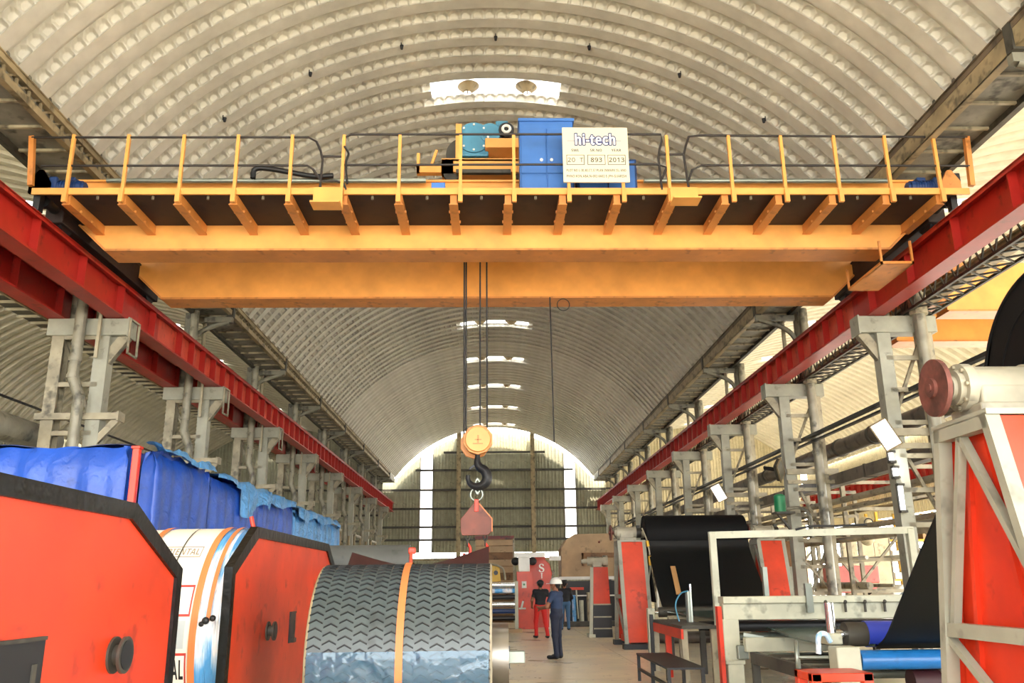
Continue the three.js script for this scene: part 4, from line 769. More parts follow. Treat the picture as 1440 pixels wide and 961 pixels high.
// ---------------------------------------------------------------- cream framed belt machine
{
  const t = thing('belt_machine', 'cream steel framed belt machine with bolted cross beam and rollers', 'machine');
  mesh('cross_beam', [rbx(3.35, 7.4, 1.1, 1.36, 13.4, 13.6, 0.02), rbx(3.35, 7.4, 1.34, 1.44, 13.34, 13.66, 0.01)], M.creamPaint, t);
  for (let k = 0; k < 9; k++) mesh('beam_bolt', [rod(V(4.9 + k * 0.3, 1.2, 13.36), V(4.9 + k * 0.3, 1.34, 13.36), 0.02, 8), at(new THREE.SphereGeometry(0.035, 10, 8), 4.9 + k * 0.3, 1.35, 13.36)], M.steelDark, t);
  mesh('leg', [rbx(3.33, 3.58, 0.52, 1.12, 13.4, 13.6, 0.02), rbx(3.36, 3.6, 0, 0.5, 13.38, 13.62, 0.015), rbx(3.33, 3.62, 0.48, 0.54, 13.36, 13.64, 0.01)], M.creamPaint, t);
  mesh('leg', [rbx(7.15, 7.4, 0, 1.12, 13.4, 13.6, 0.02)], M.creamPaint, t);
  mesh('edge_strip', [bx(3.27, 3.33, 0, 1.3, 13.4, 13.55)], M.redOrange2, t);
  mesh('lower_rail', [rbx(3.6, 5.2, 0.66, 0.86, 13.2, 13.35, 0.015)], M.creamPaint, t);
  mesh('roller', [disc(3.6, 7.2, 1.0, 13.7, 0.08, 20)], M.black, t); mesh('roller', [disc(3.6, 7.2, 0.84, 13.9, 0.06, 20)], M.railSteel, t);
  mesh('roller', [disc(3.8, 7.2, 0.85, 17, 0.09, 20)], M.black, t); mesh('roller', [disc(3.8, 7.2, 0.85, 20, 0.09, 20)], M.steelLight, t);
  for (const d of [17, 20]) for (const x of [3.85, 7.15]) mesh('leg', [bx(x - 0.05, x + 0.05, 0, 0.85, d - 0.05, d + 0.05)], M.steelDark, t);
  mesh('clamp', [bar(V(3.62, 0.9, 13.36), V(3.9, 0.85, 13.3), 0.05), rbx(3.5, 3.66, 0.55, 0.75, 13.3, 13.4, 0.02), bx(4.6, 4.7, 1.2, 1.62, 13.3, 13.38)], M.railSteel, t);
  // low roller bed below the belt
  for (let k = 0; k < 10; k++) mesh('bed_roller', [disc(3.75, 6.9, 0.62, 10.4 + k * 0.28, 0.05, 14)], k % 3 ? M.steelDark : M.railSteel, t);
  mesh('bed_frame', [bx(3.68, 3.76, 0.5, 0.66, 10.1, 13.3), bx(6.9, 6.98, 0.5, 0.66, 10.1, 13.3), bx(3.68, 6.98, 0.2, 0.26, 11.9, 12.0)], M.steelDark, t);
  for (const [x, d] of [[3.72, 10.2], [6.94, 10.2], [3.72, 13.2], [6.94, 13.2]]) mesh('leg', [bx(x - 0.05, x + 0.05, 0, 0.5, d - 0.05, d + 0.05)], M.steelDark, t);
}
{
  const t = thing('gantry_frame', 'open cream rectangular gantry frame standing over the belt machine', 'frame');
  mesh('upright', [rbx(3.75, 3.87, 0, 2.5, 15.5, 15.62, 0.012)], M.creamPaint, t); mesh('upright', [rbx(7.33, 7.45, 0, 2.55, 15.5, 15.62, 0.012)], M.creamPaint, t);
  mesh('top_bar', [bar(V(3.75, 2.46, 15.56), V(7.45, 2.52, 15.56), 0.1, 0.12)], M.creamPaint, t);
  mesh('hung_cable', [tube([V(5.3, 2.54, 15.5), V(5.6, 2.6, 15.48), V(6.0, 2.6, 15.5), V(6.6, 2.62, 15.5)], 0.02)], M.black, t);
  mesh('wall_post', [bx(4.62, 4.7, 1.1, 1.9, 15.4, 15.5)], M.railSteel, t);
}
{
  const t = thing('blue_roller', 'fat blue wrapped guide roller below the sloping black belt', 'roller');
  mesh('roller', [disc(3.8, 7.0, 0.84, 9.62, 0.1, 28)], mat('#1f74c0', 0.32, { map: wornTex }), t); mesh('journal', [disc(3.6, 3.8, 0.84, 9.62, 0.05, 16)], M.chrome, t);
  const u = thing('blue_roller', 'violet blue sleeve roller with dark end beside the belt edge', 'roller');
  mesh('sleeve', [disc(4.05, 7.0, 1.08, 10.0, 0.14, 28)], mat('#3a4fd0', 0.35, { map: wornTex }), u); mesh('end', [disc(3.82, 4.05, 1.08, 10.0, 0.13, 28)], M.steelDark, u); mesh('journal', [disc(3.7, 3.82, 1.08, 10.0, 0.05, 16)], M.chrome, u);
  const p = thing('bearing_pedestal', 'cream bearing pedestal with upright chrome cylinder at the roller ends', 'pedestal');
  mesh('block', [rbx(3.52, 3.78, 0.2, 0.98, 9.5, 9.75, 0.02), rbx(3.56, 3.74, 0.98, 1.1, 9.85, 10.1, 0.02), rbx(3.5, 3.8, 0, 0.2, 9.4, 10.15, 0.02)], M.creamPaint, p); mesh('cylinder', [rod(V(3.66, 1.0, 9.95), V(3.66, 1.42, 9.95), 0.05, 20)], M.chrome, p); mesh('cylinder_cap', [rod(V(3.66, 1.0, 9.95), V(3.66, 1.08, 9.95), 0.065, 20)], M.steelDark, p);
  mesh('hand_wheel', [at(new THREE.TorusGeometry(0.16, 0.02, 8, 28).rotateY(1.2), 3.2, 0.86, 9.8), rod(V(3.2, 0.86, 9.8), V(3.52, 0.86, 9.75), 0.02, 8)], M.railSteel, p);
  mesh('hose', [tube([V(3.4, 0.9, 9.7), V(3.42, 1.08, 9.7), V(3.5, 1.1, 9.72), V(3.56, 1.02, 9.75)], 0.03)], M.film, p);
  const o = thing('orange_bracket', 'orange steel channel bracket on the floor before the blue rollers', 'bracket');
  mesh('channel', [rbx(2.95, 3.55, 0.72, 0.8, 8.7, 9.2, 0.01), rbx(2.95, 3.05, 0, 0.8, 8.7, 8.8, 0.01), rbx(3.45, 3.55, 0, 0.8, 8.7, 8.8, 0.01), rbx(2.95, 3.05, 0, 0.8, 9.1, 9.2, 0.01)], M.redOrange, o);
  const lm = thing('drive_base', 'maroon geared drive and cream posts below the blue guide roller', 'machine');
  mesh('post', [rbx(4.75, 4.92, 0, 0.75, 9.7, 9.85, 0.01)], M.creamPaint, lm); mesh('post', [rbx(5.1, 5.27, 0, 0.75, 9.7, 9.85, 0.01)], M.creamPaint, lm); mesh('drive', [disc(4.4, 4.7, 0.6, 9.78, 0.13, 24)], M.maroon, lm); mesh('coupling', [disc(4.7, 5.4, 0.6, 9.78, 0.04, 14)], M.chrome, lm); mesh('base', [bx(4.3, 5.4, 0, 0.12, 9.55, 10.0), bx(4.35, 4.65, 0.12, 0.5, 9.68, 9.88)], M.steelDark, lm);
}
{
  const t = thing('work_bench', 'orange framed work bench with dark top beside the belt machine', 'bench');
  mesh('bench_top', [bx(3.05, 3.65, 0.9, 0.95, 15.0, 17.8)], M.steelDark, t);
  mesh('side_rail', [bx(3.03, 3.07, 0.74, 0.9, 15.0, 17.8)], M.redOrange2, t);
  for (const [x, d] of [[3.1, 15.1], [3.1, 16.5], [3.1, 17.7], [3.6, 15.1], [3.6, 17.7]]) mesh('leg', [bx(x - 0.05, x + 0.05, 0, 0.9, d - 0.05, d + 0.05)], d === 16.5 ? M.redOrange2 : M.steelLight, t);
  mesh('black_post', [bx(2.98, 3.04, 0.0, 1.05, 17.6, 17.7)], M.black, t);
  const v = thing('air_cylinder', 'chrome pneumatic cylinder standing on the orange bench', 'cylinder');
  mesh('barrel', [rod(V(3.5, 0.951, 16.4), V(3.5, 1.5, 16.4), 0.06, 16)], M.railSteel, v); mesh('rod', [rod(V(3.54, 1.5, 16.4), V(3.54, 1.62, 16.4), 0.02, 10)], M.chrome, v); mesh('air_line', [tube([V(3.48, 1.5, 16.35), V(3.33, 1.45, 16.3), V(3.23, 1.25, 16.3), V(3.28, 0.97, 16.3)], 0.014)], M.teal, v);
  const b = thing('low_table', 'low black steel table with open frame on the concrete floor', 'table');
  mesh('table_top', [bx(2.42, 2.98, 0.43, 0.46, 13.2, 16.0)], M.black, b);
  for (const [x, d] of [[2.45, 13.25], [2.95, 13.25], [2.45, 14.6], [2.95, 14.6], [2.45, 15.95], [2.95, 15.95]]) mesh('leg', [bx(x - 0.025, x + 0.025, 0, 0.43, d - 0.025, d + 0.025)], M.black, b);
  mesh('stretcher', [bx(2.43, 2.47, 0.18, 0.22, 13.25, 15.95)], M.black, b); mesh('stretcher', [bx(2.45, 2.95, 0.18, 0.22, 13.23, 13.27)], M.black, b);
  const r = thing('floor_roller', 'dark roller with journals lying under the distant belt', 'roller');
  mesh('roller', [disc(3.95, 6.8, 0.95, 21.9, 0.12, 20)], M.steelDark, r); mesh('journal', [disc(3.7, 3.95, 0.95, 21.9, 0.05, 12)], M.chrome, r); mesh('bearing', [rbx(3.66, 3.84, 0, 1.05, 21.8, 22.0, 0.02)], M.creamPaint, r); mesh('bearing', [rbx(6.82, 7.0, 0, 1.05, 21.8, 22.0, 0.02)], M.creamPaint, r);
  const q = thing('floor_roller', 'grey roll lying on the floor behind the let-off stand', 'roller'); mesh('roller', [disc(4.1, 6.6, 0.16, 25.4, 0.16, 20)], M.pipeRed, q);
}

// ---------------------------------------------------------------- machines further down the aisle
{
  const t = thing('slatted_container', 'brown slatted container with red top rail beyond the chevron roll', 'container');
  mesh('core', [bx(-0.9, 0.78, 0, 3.6, 40.1, 42)], M.brown, t);
  for (let k = 0; k < 12; k++) mesh('plank', [bx(-0.92, 0.8, 0.05 + k * 0.3, 0.32 + k * 0.3, 40.02, 40.1)], k % 3 ? M.tan : M.brown, t);
  mesh('top_rail', [bx(-0.95, 0.84, 3.64, 3.78, 39.98, 42)], M.redDark, t); mesh('roof', [bx(-0.93, 0.82, 3.6, 3.66, 40, 42)], M.brown, t);
  mesh('corner_post', [bx(0.78, 0.86, 0, 3.7, 39.98, 40.1)], M.steelLight, t);
}
{
  const t = thing('roller_rack', 'rack of chrome and black rollers in a cream frame beside orange post', 'rack');
  for (const x of [-0.35, 0.72]) mesh('side_post', [bx(x - 0.06, x + 0.06, 0, 1.75, 31.9, 32.1)], M.creamPaint, t);
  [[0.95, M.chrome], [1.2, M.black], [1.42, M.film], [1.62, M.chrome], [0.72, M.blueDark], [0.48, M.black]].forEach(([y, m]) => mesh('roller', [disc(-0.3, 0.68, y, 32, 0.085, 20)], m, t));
  mesh('foot', [bx(-0.45, 0.9, 0, 0.12, 31.6, 32.4)], M.tan, t); mesh('cam_plate', [ext([[-0.3, 1.75], [0.15, 1.75], [0.1, 2.3], [-0.35, 2.35]], 0.08, 0.01).translate(0, 0, -32)], M.yellow, t); mesh('cam_hole', [at(new THREE.CylinderGeometry(0.08, 0.08, 0.03, 16).rotateX(Math.PI / 2), -0.02, 2.05, 31.9)], M.black, t);
  mesh('guide_pipe', [tube([V(-0.5, 2.3, 31.8), V(-0.2, 2.35, 31.8), V(0.22, 2.2, 31.8), V(0.32, 1.8, 31.8)], 0.04)], M.steelLight, t);
}
{
  const t = thing('orange_pillar', 'orange machine pillar with pale notice and grey motor cap behind red trousers', 'machine');
  mesh('pillar', [ext([[0.85, 0], [1.5, 0], [1.38, 2.1], [0.8, 2.1]], 0.5, 0.01).translate(0, 0, -34.6)], M.redOrange, t);
  mesh('notice', [bx(0.98, 1.16, 1.5, 1.75, 34.05, 34.08)], M.white, t); mesh('notice_mark', [at(new THREE.CylinderGeometry(0.04, 0.04, 0.01, 12).rotateX(Math.PI / 2), 1.07, 1.63, 34.04)], M.green, t); mesh('lever', [bar(V(0.95, 0.75, 34.0), V(1.02, 1.02, 34.0), 0.07, 0.05), rbx(0.86, 1.12, 0.72, 0.78, 33.98, 34.05, 0.01)], M.white, t);
  mesh('motor_cap', [rbx(0.86, 1.3, 2.1, 2.65, 34.1, 34.5, 0.03)], M.white, t); for (const x of [0.75, 1.42]) mesh('brake', [at(new THREE.SphereGeometry(0.16, 14, 10), x, 2.5, 34.3)], M.black, t);
  mesh('header_beam', [bx(0.7, 1.9, 2.65, 2.82, 34.1, 34.5)], M.white, t);
}
{
  const t = thing('orange_press', 'tall orange press body with domed head and white letter', 'machine');
  const g = mesh('body', [ext([[1.35, 0], [2.05, 0], [2.12, 1.5], [2.2, 2.05], [2.12, 2.4], [1.95, 2.55], [1.93, 2.72], [1.55, 2.72], [1.52, 2.55], [1.35, 2.38], [1.28, 2.0]], 0.5, 0.03).translate(0, 0, -35.8)], M.redOrange, t);
  mesh('dome', [at(new THREE.SphereGeometry(0.19, 18, 12).scale(1, 0.7, 1), 1.74, 2.75, 35.5)], M.redOrange, t);
  const tx = textTex(128, 256, (x) => { x.clearRect(0, 0, 128, 256); x.fillStyle = '#f6f2e8'; x.font = 'bold 190px serif'; x.textAlign = 'center'; x.fillText('S', 64, 150); x.font = 'bold 110px serif'; x.fillText('J', 64, 244); });
  const p = new THREE.PlaneGeometry(0.3, 0.6).translate(1.82, 2.15, -35.24); p.userData.ownUV = true; const lm = mat('#ffffff', 0.5, { map: tx, alphaMap: null, transparent: true }); mesh('letter', p, lm, g);
  mesh('side_arm', [bx(2.15, 2.6, 2.55, 2.72, 35.3, 35.6)], M.white, t); mesh('valve', [at(new THREE.SphereGeometry(0.1, 12, 8), 1.25, 2.05, 35.4), at(new THREE.SphereGeometry(0.1, 12, 8), 2.24, 2.05, 35.4)], M.gearGrey, t);
}
{
  const t = thing('brown_hopper', 'large brown sheet metal hopper with sloped shoulder above dark racks', 'machine');
  mesh('shell', [ext([[2.7, 1.9], [4.9, 1.9], [4.9, 3.64], [3.3, 3.62], [2.95, 3.4], [2.72, 3.05]], 1.6, 0.01).translate(0, 0, -38)], M.tan, t);
  mesh('ledge', [rbx(3.55, 4.9, 2.68, 2.86, 36.1, 36.4, 0.01), rbx(3.55, 3.62, 2.35, 2.86, 36.1, 36.4, 0.01)], M.brown, t); mesh('rivet', [at(new THREE.SphereGeometry(0.05, 10, 8), 4.3, 3.3, 36.38)], M.plate, t);
  for (const x of [2.85, 4.7]) for (const d of [36.6, 37.8]) mesh('leg', [bx(x - 0.07, x + 0.07, 0, 1.9, d - 0.07, d + 0.07)], M.steelDark, t);
  mesh('base_rail', [bx(2.6, 4.9, 1.8, 1.92, 36.3, 38)], M.white, t);
  const r = thing('tool_rack', 'dark rack of white cylinders and a red lever under the brown hopper', 'rack');
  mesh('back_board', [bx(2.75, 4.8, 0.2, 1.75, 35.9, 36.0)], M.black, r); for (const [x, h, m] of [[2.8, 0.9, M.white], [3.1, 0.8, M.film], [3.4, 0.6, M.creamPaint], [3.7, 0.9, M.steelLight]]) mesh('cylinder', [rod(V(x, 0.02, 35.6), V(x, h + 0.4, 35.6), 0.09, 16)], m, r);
  mesh('lever', [rod(V(3.25, 0.3, 35.5), V(3.2, 1.45, 35.5), 0.03, 8)], M.creamPaint, r); mesh('red_arm', [bx(2.95, 3.5, 1.4, 1.5, 35.4, 35.5)], M.redOrange, r); mesh('bench', [bx(2.7, 4.8, 0, 0.2, 35.5, 36)], M.steelDark, r); mesh('shelf', [bx(2.75, 4.8, 1.15, 1.2, 35.55, 35.9)], M.white, r);
}
{
  const t = thing('pallet_stack', 'pale timber pallet with crates between chevron roll and orange pillar', 'pallet');
  mesh('deck', [bx(0.35, 1.2, 0.1, 0.14, 27.2, 28)], M.wood, t); mesh('deck', [bx(0.35, 1.2, 0, 0.04, 27.2, 28)], M.wood, t); for (const d of [27.25, 27.6, 27.95]) mesh('bearer', [bx(0.35, 1.2, 0.04, 0.1, d - 0.05, d + 0.05)], M.wood, t);
  t.position.set(-1.0, 0, 0);
}

// ---------------------------------------------------------------- stock and machines in the cream bay, seen between the columns
function racks() {
  const y = thing('storage_rack', 'yellow storage rack full of parts beyond the gantry frame', 'rack');
  for (const x of [15.9, 17.1, 18.3]) for (const d of [36, 37]) mesh('upright', [bx(x - 0.05, x + 0.05, 0, 4.4, d - 0.05, d + 0.05)], M.yellow, y);
  for (const h of [0.8, 1.6, 2.4, 3.2, 4.0]) { mesh('shelf', [bx(15.9, 18.3, h, h + 0.08, 36, 37)], M.yellow, y); }
  for (const h of [0.88, 1.68, 2.48, 3.28]) for (let k = 0; k < 5; k++) { const w = rr(0.25, 0.4); mesh('stored_box', [rbx(16.0 + k * 0.46, 16.0 + k * 0.46 + w, h, h + rr(0.25, 0.5), 36.15, 36.8, 0.01)], [M.steelDark, M.brown, M.tan, M.white, M.steel][(k + Math.round(h)) % 5], y); }
  const p = thing('partition_panel', 'cream flat partition panel beside the yellow storage rack', 'panel');
  for (let k = 0; k < 3; k++) mesh('board', [rbx(13.9 + k * 0.66, 14.54 + k * 0.66, 0.4, 3.6, 35, 35.06, 0.01)], M.cladCream, p); for (const x of [13.9, 15.86]) mesh('post', [bx(x - 0.04, x + 0.04, 0, 3.6, 35.0, 35.1)], M.steelLight, p);
  const k = thing('pink_machine', 'long pink machine housing standing before the cream partition', 'machine');
  mesh('housing', [rbx(12.7, 14.6, 1.55, 2.2, 33.4, 34.4, 0.05)], M.pink, k); mesh('skirt', [rbx(12.7, 14.6, 1.2, 1.42, 33.3, 34.4, 0.03)], M.pink, k); for (const x of [12.9, 14.4]) mesh('leg', [bx(x - 0.08, x + 0.08, 0, 1.3, 33.5, 34.3)], M.steelDark, k);
  const c = thing('parked_car', 'white car with dark windscreen parked beyond the gantry frame', 'car');
  mesh('body', [ext([[10.7, 0.35], [14.7, 0.35], [14.8, 0.7], [14.2, 0.85], [13.5, 0.95], [12.9, 1.42], [11.5, 1.45], [10.9, 0.98], [10.65, 0.85]], 1.55, 0.06).translate(0, 0, -30.6)], M.white, c);
  mesh('windscreen', [ext([[13.4, 0.97], [12.88, 1.36], [12.3, 1.37], [12.3, 0.97]], 1.68).translate(0, 0, -30.66)], M.glass.clone(), c).material = mat('#3c4648', 0.12); mesh('side_window', [ext([[12.2, 0.97], [12.2, 1.37], [11.55, 1.38], [11.1, 0.97]], 1.68).translate(0, 0, -30.66)], mat('#3c4648', 0.12), c);
  for (const x of [11.5, 13.9]) for (const d of [28.98, 30.5]) mesh('wheel', [at(new THREE.CylinderGeometry(0.32, 0.32, 0.2, 24).rotateX(Math.PI / 2), x, 0.32, d)], M.black, c); c.position.set(1.9, 0, 0);
  const b = thing('brown_cabinet', 'brown sheet cabinet with pale lean-to panel beside the orange stand', 'cabinet');
  mesh('body', [rbx(8.75, 10.0, 0, 2.9, 28.2, 29.2, 0.02)], M.redDark.clone(), b).material = M.brown; mesh('panel', [rbx(9.05, 9.75, 0.6, 2.1, 28.05, 28.15, 0.02)], M.greyPaint, b); mesh('panel_mark', [bar(V(9.12, 1.3, 28.04), V(9.7, 1.5, 28.04), 0.015, 0.01)], M.steelDark, b); mesh('door', [bx(8.8, 9.95, 0.1, 2.8, 28.17, 28.2)], M.brown, b);
  const w = thing('oil_drum', 'dark blue steel drum with pink container behind the lattice column', 'drum');
  mesh('drum', [at(new THREE.CylinderGeometry(0.29, 0.29, 0.88, 28), 11.2, 0.44, 27.2)], M.blueDark, w); for (const h of [0.02, 0.3, 0.58, 0.86]) mesh('hoop', [at(new THREE.TorusGeometry(0.29, 0.015, 6, 28).rotateX(Math.PI / 2), 11.2, h, 27.2)], M.blueDark, w);
  const gm = thing('green_pump', 'green pump motor bracketed to the second lattice column above the gantry', 'pump');
  mesh('motor', [at(new THREE.CylinderGeometry(0.16, 0.16, 0.42, 24), 8.0, 3.75, 24.3), at(new THREE.SphereGeometry(0.16, 18, 10).scale(1, 0.5, 1), 8.0, 3.96, 24.3)], M.green, gm); mesh('pipe', [tube([V(8.1, 3.6, 24.1), V(8.5, 3.62, 24.1), V(8.75, 3.4, 24.1), V(8.75, 2.8, 24.1)], 0.045)], M.steel, gm); mesh('bracket', [bx(7.85, 8.38, 3.48, 3.54, 24.2, 24.6), bar(V(7.95, 3.48, 24.4), V(8.38, 3.0, 24.6), 0.05)], M.steelDark, gm);
}
racks();
// processing plant behind the machine side columns: stacked pipes, valves and platforms
function plant(label, x, d, n) {
  const t = thing('pipe_rack', label, 'pipe rack', 'pipe racks between the machine side columns');
  for (const xx of [x, x + 1.6]) for (const dd of [d, d + 3]) mesh('upright', [bx(xx - 0.06, xx + 0.06, 0, 4.6, dd - 0.06, dd + 0.06)], M.steelLight, t);
  for (const h of [1.3, 2.2, 3.0, 3.7, 4.5]) { mesh('beam', [bx(x, x + 1.6, h, h + 0.1, d - 0.05, d + 0.05)], M.steelLight, t); mesh('beam', [bx(x, x + 1.6, h, h + 0.1, d + 2.95, d + 3.05)], M.steelLight, t); }
  mesh('brace', [bar(V(x, 1.3, d), V(x + 1.6, 3.0, d), 0.07)], M.steelLight, t); mesh('brace', [bar(V(x + 1.6, 1.3, d + 3), V(x, 3.7, d + 3), 0.07)], M.steelLight, t);
  for (let k = 0; k < n; k++) { const h = 1.45 + 0.8 * (k % 4), xx = x + 0.25 + 0.35 * ((k * 3) % 5); mesh('pipe', [rod(V(xx, h + 0.05, d - 0.6), V(xx, h + 0.05, d + 3.6), rr(0.05, 0.12), 14)], [M.steelLight, M.white, M.pipe, M.steelTan][k % 4], t); }
  const v = mesh('valve', [at(new THREE.SphereGeometry(0.2, 18, 12), x + 0.5, 3.3, d - 0.2), at(new THREE.SphereGeometry(0.2, 18, 12), x + 0.5, 2.85, d - 0.2), at(new THREE.CylinderGeometry(0.12, 0.12, 0.6, 16), x + 0.5, 3.1, d - 0.2)], M.cladCream, t);
  mesh('hand_wheel', [at(new THREE.TorusGeometry(0.13, 0.02, 6, 20), x + 0.5, 3.3, d - 0.45)], M.steelDark, v);
  mesh('catwalk', [bx(x, x + 1.6, 3.08, 3.12, d, d + 3)], M.steelDark, t);
  for (const h of [3.6, 4.1]) mesh('guard_rail', [rod(V(x, h, d), V(x, h, d + 3), 0.025, 8)], M.steelLight, t);
  return t;
}
plant('pale pipe rack with cream valve spheres between the lattice columns', 10.6, 19.5, 8);
for (const d of [26.2, 33, 39.6, 46.4]) plant('pale pipe rack with cream valve spheres between the lattice columns', 10.6, d, 8);

// ---------------------------------------------------------------- plant on the tarp side, behind the stacks
function sidePlant(d) {
  const t = thing('drum_station', 'tan pipe frame with orange drum behind the far end of the tarps', 'pipework', 'drum stations behind the tarps');
  for (const dd of [0, 2.2]) mesh('upright', [rod(V(-8.0, 0, d + dd), V(-8.0, 4.4, d + dd), 0.07, 12)], M.steelTan, t);
  mesh('arm', [rod(V(-8.9, 3.6, d), V(-7.5, 3.6, d), 0.07, 12)], M.steelTan, t); mesh('header', [rod(V(-8.0, 4.4, d), V(-8.0, 4.4, d + 2.2), 0.08, 12)], M.steelLight, t); mesh('dogleg', [tube([V(-8.4, 4.4, d + 0.6), V(-8.4, 3.6, d + 0.6), V(-8.0, 3.1, d + 0.6), V(-8.0, 2.4, d + 0.6)], 0.07, 10, 30, 0.1)], M.steelTan, t); mesh('drum', [rod(V(-8.4, 2.4, d), V(-8.4, 2.4, d + 1.4), 0.32, 24)], M.redOrange2, t); mesh('saddle', [bx(-8.7, -8.1, 0, 2.15, d + 0.2, d + 1.2)], M.steelDark, t);
}
for (const d of [29.5, 36.2, 43, 49.8, 56.5]) sidePlant(d);

// ---------------------------------------------------------------- lamps
function flood(label, x, y, d, ry, rz, on, toD) {
  const t = thing('floodlight', label, 'lamp'); t.position.copy(V(x, y, d)); t.rotation.set(0.35, ry, rz);
  mesh('housing', [rbx(-0.17, 0.17, -0.3, 0.3, 0.0, 0.12, 0.02)], M.steelDark, t); mesh('bezel', [bx(-0.19, 0.19, -0.32, -0.29, -0.02, 0.02), bx(-0.19, 0.19, 0.29, 0.32, -0.02, 0.02), bx(-0.19, -0.16, -0.32, 0.32, -0.02, 0.02), bx(0.16, 0.19, -0.32, 0.32, -0.02, 0.02)], M.steelTan, t);
  mesh('lamp_face', [bx(-0.16, 0.16, -0.29, 0.29, -0.012, 0.0)], on ? M.lampFace : M.steel, t); mesh('bracket', [bx(-0.03, 0.03, -0.05, 0.05, 0.12, 0.5)], M.black, t);
  if (on) { const l = new THREE.RectAreaLight(0xffffff, 10, 0.32, 0.58); l.position.set(0, 0, 0.03); l.lookAt(0, 0, 1); l.rotation.set(0, Math.PI, 0); t.add(l); }
}
flood('lit white floodlight bracketed to the lattice column beside the orange stand', 8.1, 4.58, 17.5, -0.35, 0.6, true);
flood('small lit floodlight bracketed above the distant black roll', 8.05, 4.75, 31.0, -0.3, 0.55, true);
flood('unlit floodlight seen from behind on the second lattice column', 8.15, 4.72, 24.4, 0.9, 0.6, false);
for (const [x, y0, y1, d] of [[8.42, 3.05, 3.55, 17.9], [8.36, 3.75, 3.92, 17.9], [8.32, 4.08, 4.24, 17.9]]) {
  const t = thing('tube_lamp', y1 - y0 > 0.4 ? 'upright white tube lamp on the nearest machine side column' : y0 > 3.9 ? 'short white lamp just below the lit floodlight' : 'short white lamp above the upright tube lamp', 'lamp');
  mesh('tube', [rod(V(x, y0, d - 0.05), V(x, y1, d - 0.05), 0.05, 14)], M.lampFace, t); mesh('holder', [bx(x - 0.07, x + 0.07, y0 - 0.05, y0, d - 0.12, d + 0.02), bx(x - 0.07, x + 0.07, y1, y1 + 0.05, d - 0.12, d + 0.02), bx(x - 0.06, x + 0.06, y0, y1, d + 0.0, d + 0.03)], M.steelDark, t);
  const l = new THREE.PointLight(0xffffff, 1.5); l.position.copy(V(x, (y0 + y1) / 2, d - 0.05)); l.castShadow = true; t.add(l);
}

// ---------------------------------------------------------------- people
function sdCap(px, py, pz, b) { // tapered capsule distance
  const { a, d, l2, ra, rb } = b; const x = px - a[0], y = py - a[1], z = pz - a[2]; let t = (x * d[0] + y * d[1] + z * d[2]) / l2; t = t < 0 ? 0 : t > 1 ? 1 : t;
  const qx = x - d[0] * t, qy = y - d[1] * t, qz = (z - d[2] * t); return Math.sqrt(qx * qx + qy * qy + qz * qz) - (ra + (rb - ra) * t);
}
const bone = (a, b, ra, rb, c) => { const d = [b[0] - a[0], b[1] - a[1], b[2] - a[2]]; return { a, d, l2: Math.max(1e-9, d[0] * d[0] + d[1] * d[1] + d[2] * d[2]), ra, rb, c }; };
function march(bones, cx, cy, cz, half, res, k, colours) {
  const mc = new MarchingCubes(res, M.black, false, false, 90000); mc.isolation = 0;
  const F = mc.field, S = mc.size, hs = S / 2;
  for (let z = 0; z < S; z++) for (let y = 0; y < S; y++) for (let x = 0; x < S; x++) {
    const px = cx + (x - hs) / hs * half, py = cy + (y - hs) / hs * half, pz = cz + (z - hs) / hs * half; let m = 9;
    for (const b of bones) { const e = sdCap(px, py, pz, b); if (e - m > k) continue; const h = Math.max(k - Math.abs(m - e), 0) / k; m = Math.min(m, e) - h * h * k * 0.25; }
    F[x + y * S + z * S * S] = -m;
  }
  mc.update();
  const n = mc.count, P = mc.positionArray.slice(0, n * 3), g = new THREE.BufferGeometry(), C = new Float32Array(n * 3);
  for (let i = 0; i < n; i++) {
    P[i * 3] = cx + P[i * 3] * half; P[i * 3 + 1] = cy + P[i * 3 + 1] * half; P[i * 3 + 2] = cz + P[i * 3 + 2] * half;
    let m = 9, c; for (const b of bones) { const e = sdCap(P[i * 3], P[i * 3 + 1], P[i * 3 + 2], b); if (e < m) { m = e; c = b.c; } }
    const q = colours[c]; C[i * 3] = q.r; C[i * 3 + 1] = q.g; C[i * 3 + 2] = q.b;
  }
  g.setAttribute('position', new THREE.BufferAttribute(P, 3)); g.setAttribute('color', new THREE.BufferAttribute(C, 3));
  const w = mergeVertices(g, 1e-4); w.computeVertexNormals(); return w;
}
const bodyMat = new THREE.MeshStandardMaterial({ vertexColors: true, roughness: 0.75 });
function handBones(w, dir, side, palmN, curl) {            // wrist, direction of the fingers, side the thumb leaves to, palm normal
  const add = (p, v, s) => [p[0] + v[0] * s, p[1] + v[1] * s, p[2] + v[2] * s], out = [];
  const pe = add(w, dir, 0.09); out.push(bone(w, pe, 0.026, 0.03, 'skin'));
  [[0.03, 0.07], [0.01, 0.08], [-0.011, 0.075], [-0.031, 0.06]].forEach(([o, L]) => { const b0 = add(add(w, dir, 0.07), side, o), b1 = add(add(b0, dir, 0.03 + L * 0.35), palmN, curl * 0.012), b2 = add(add(b1, dir, L * 0.3), palmN, curl * 0.03); out.push(bone(b0, b1, 0.0095, 0.009, 'skin'), bone(b1, b2, 0.009, 0.0075, 'skin')); });
  const t0 = add(add(w, dir, 0.025), side, 0.02), t1 = add(add(w, dir, 0.055), side, 0.052), t2 = add(add(t1, dir, 0.03), side, 0.008); out.push(bone(t0, t1, 0.012, 0.0105, 'skin'), bone(t1, t2, 0.0105, 0.0085, 'skin'));
  return out;
}
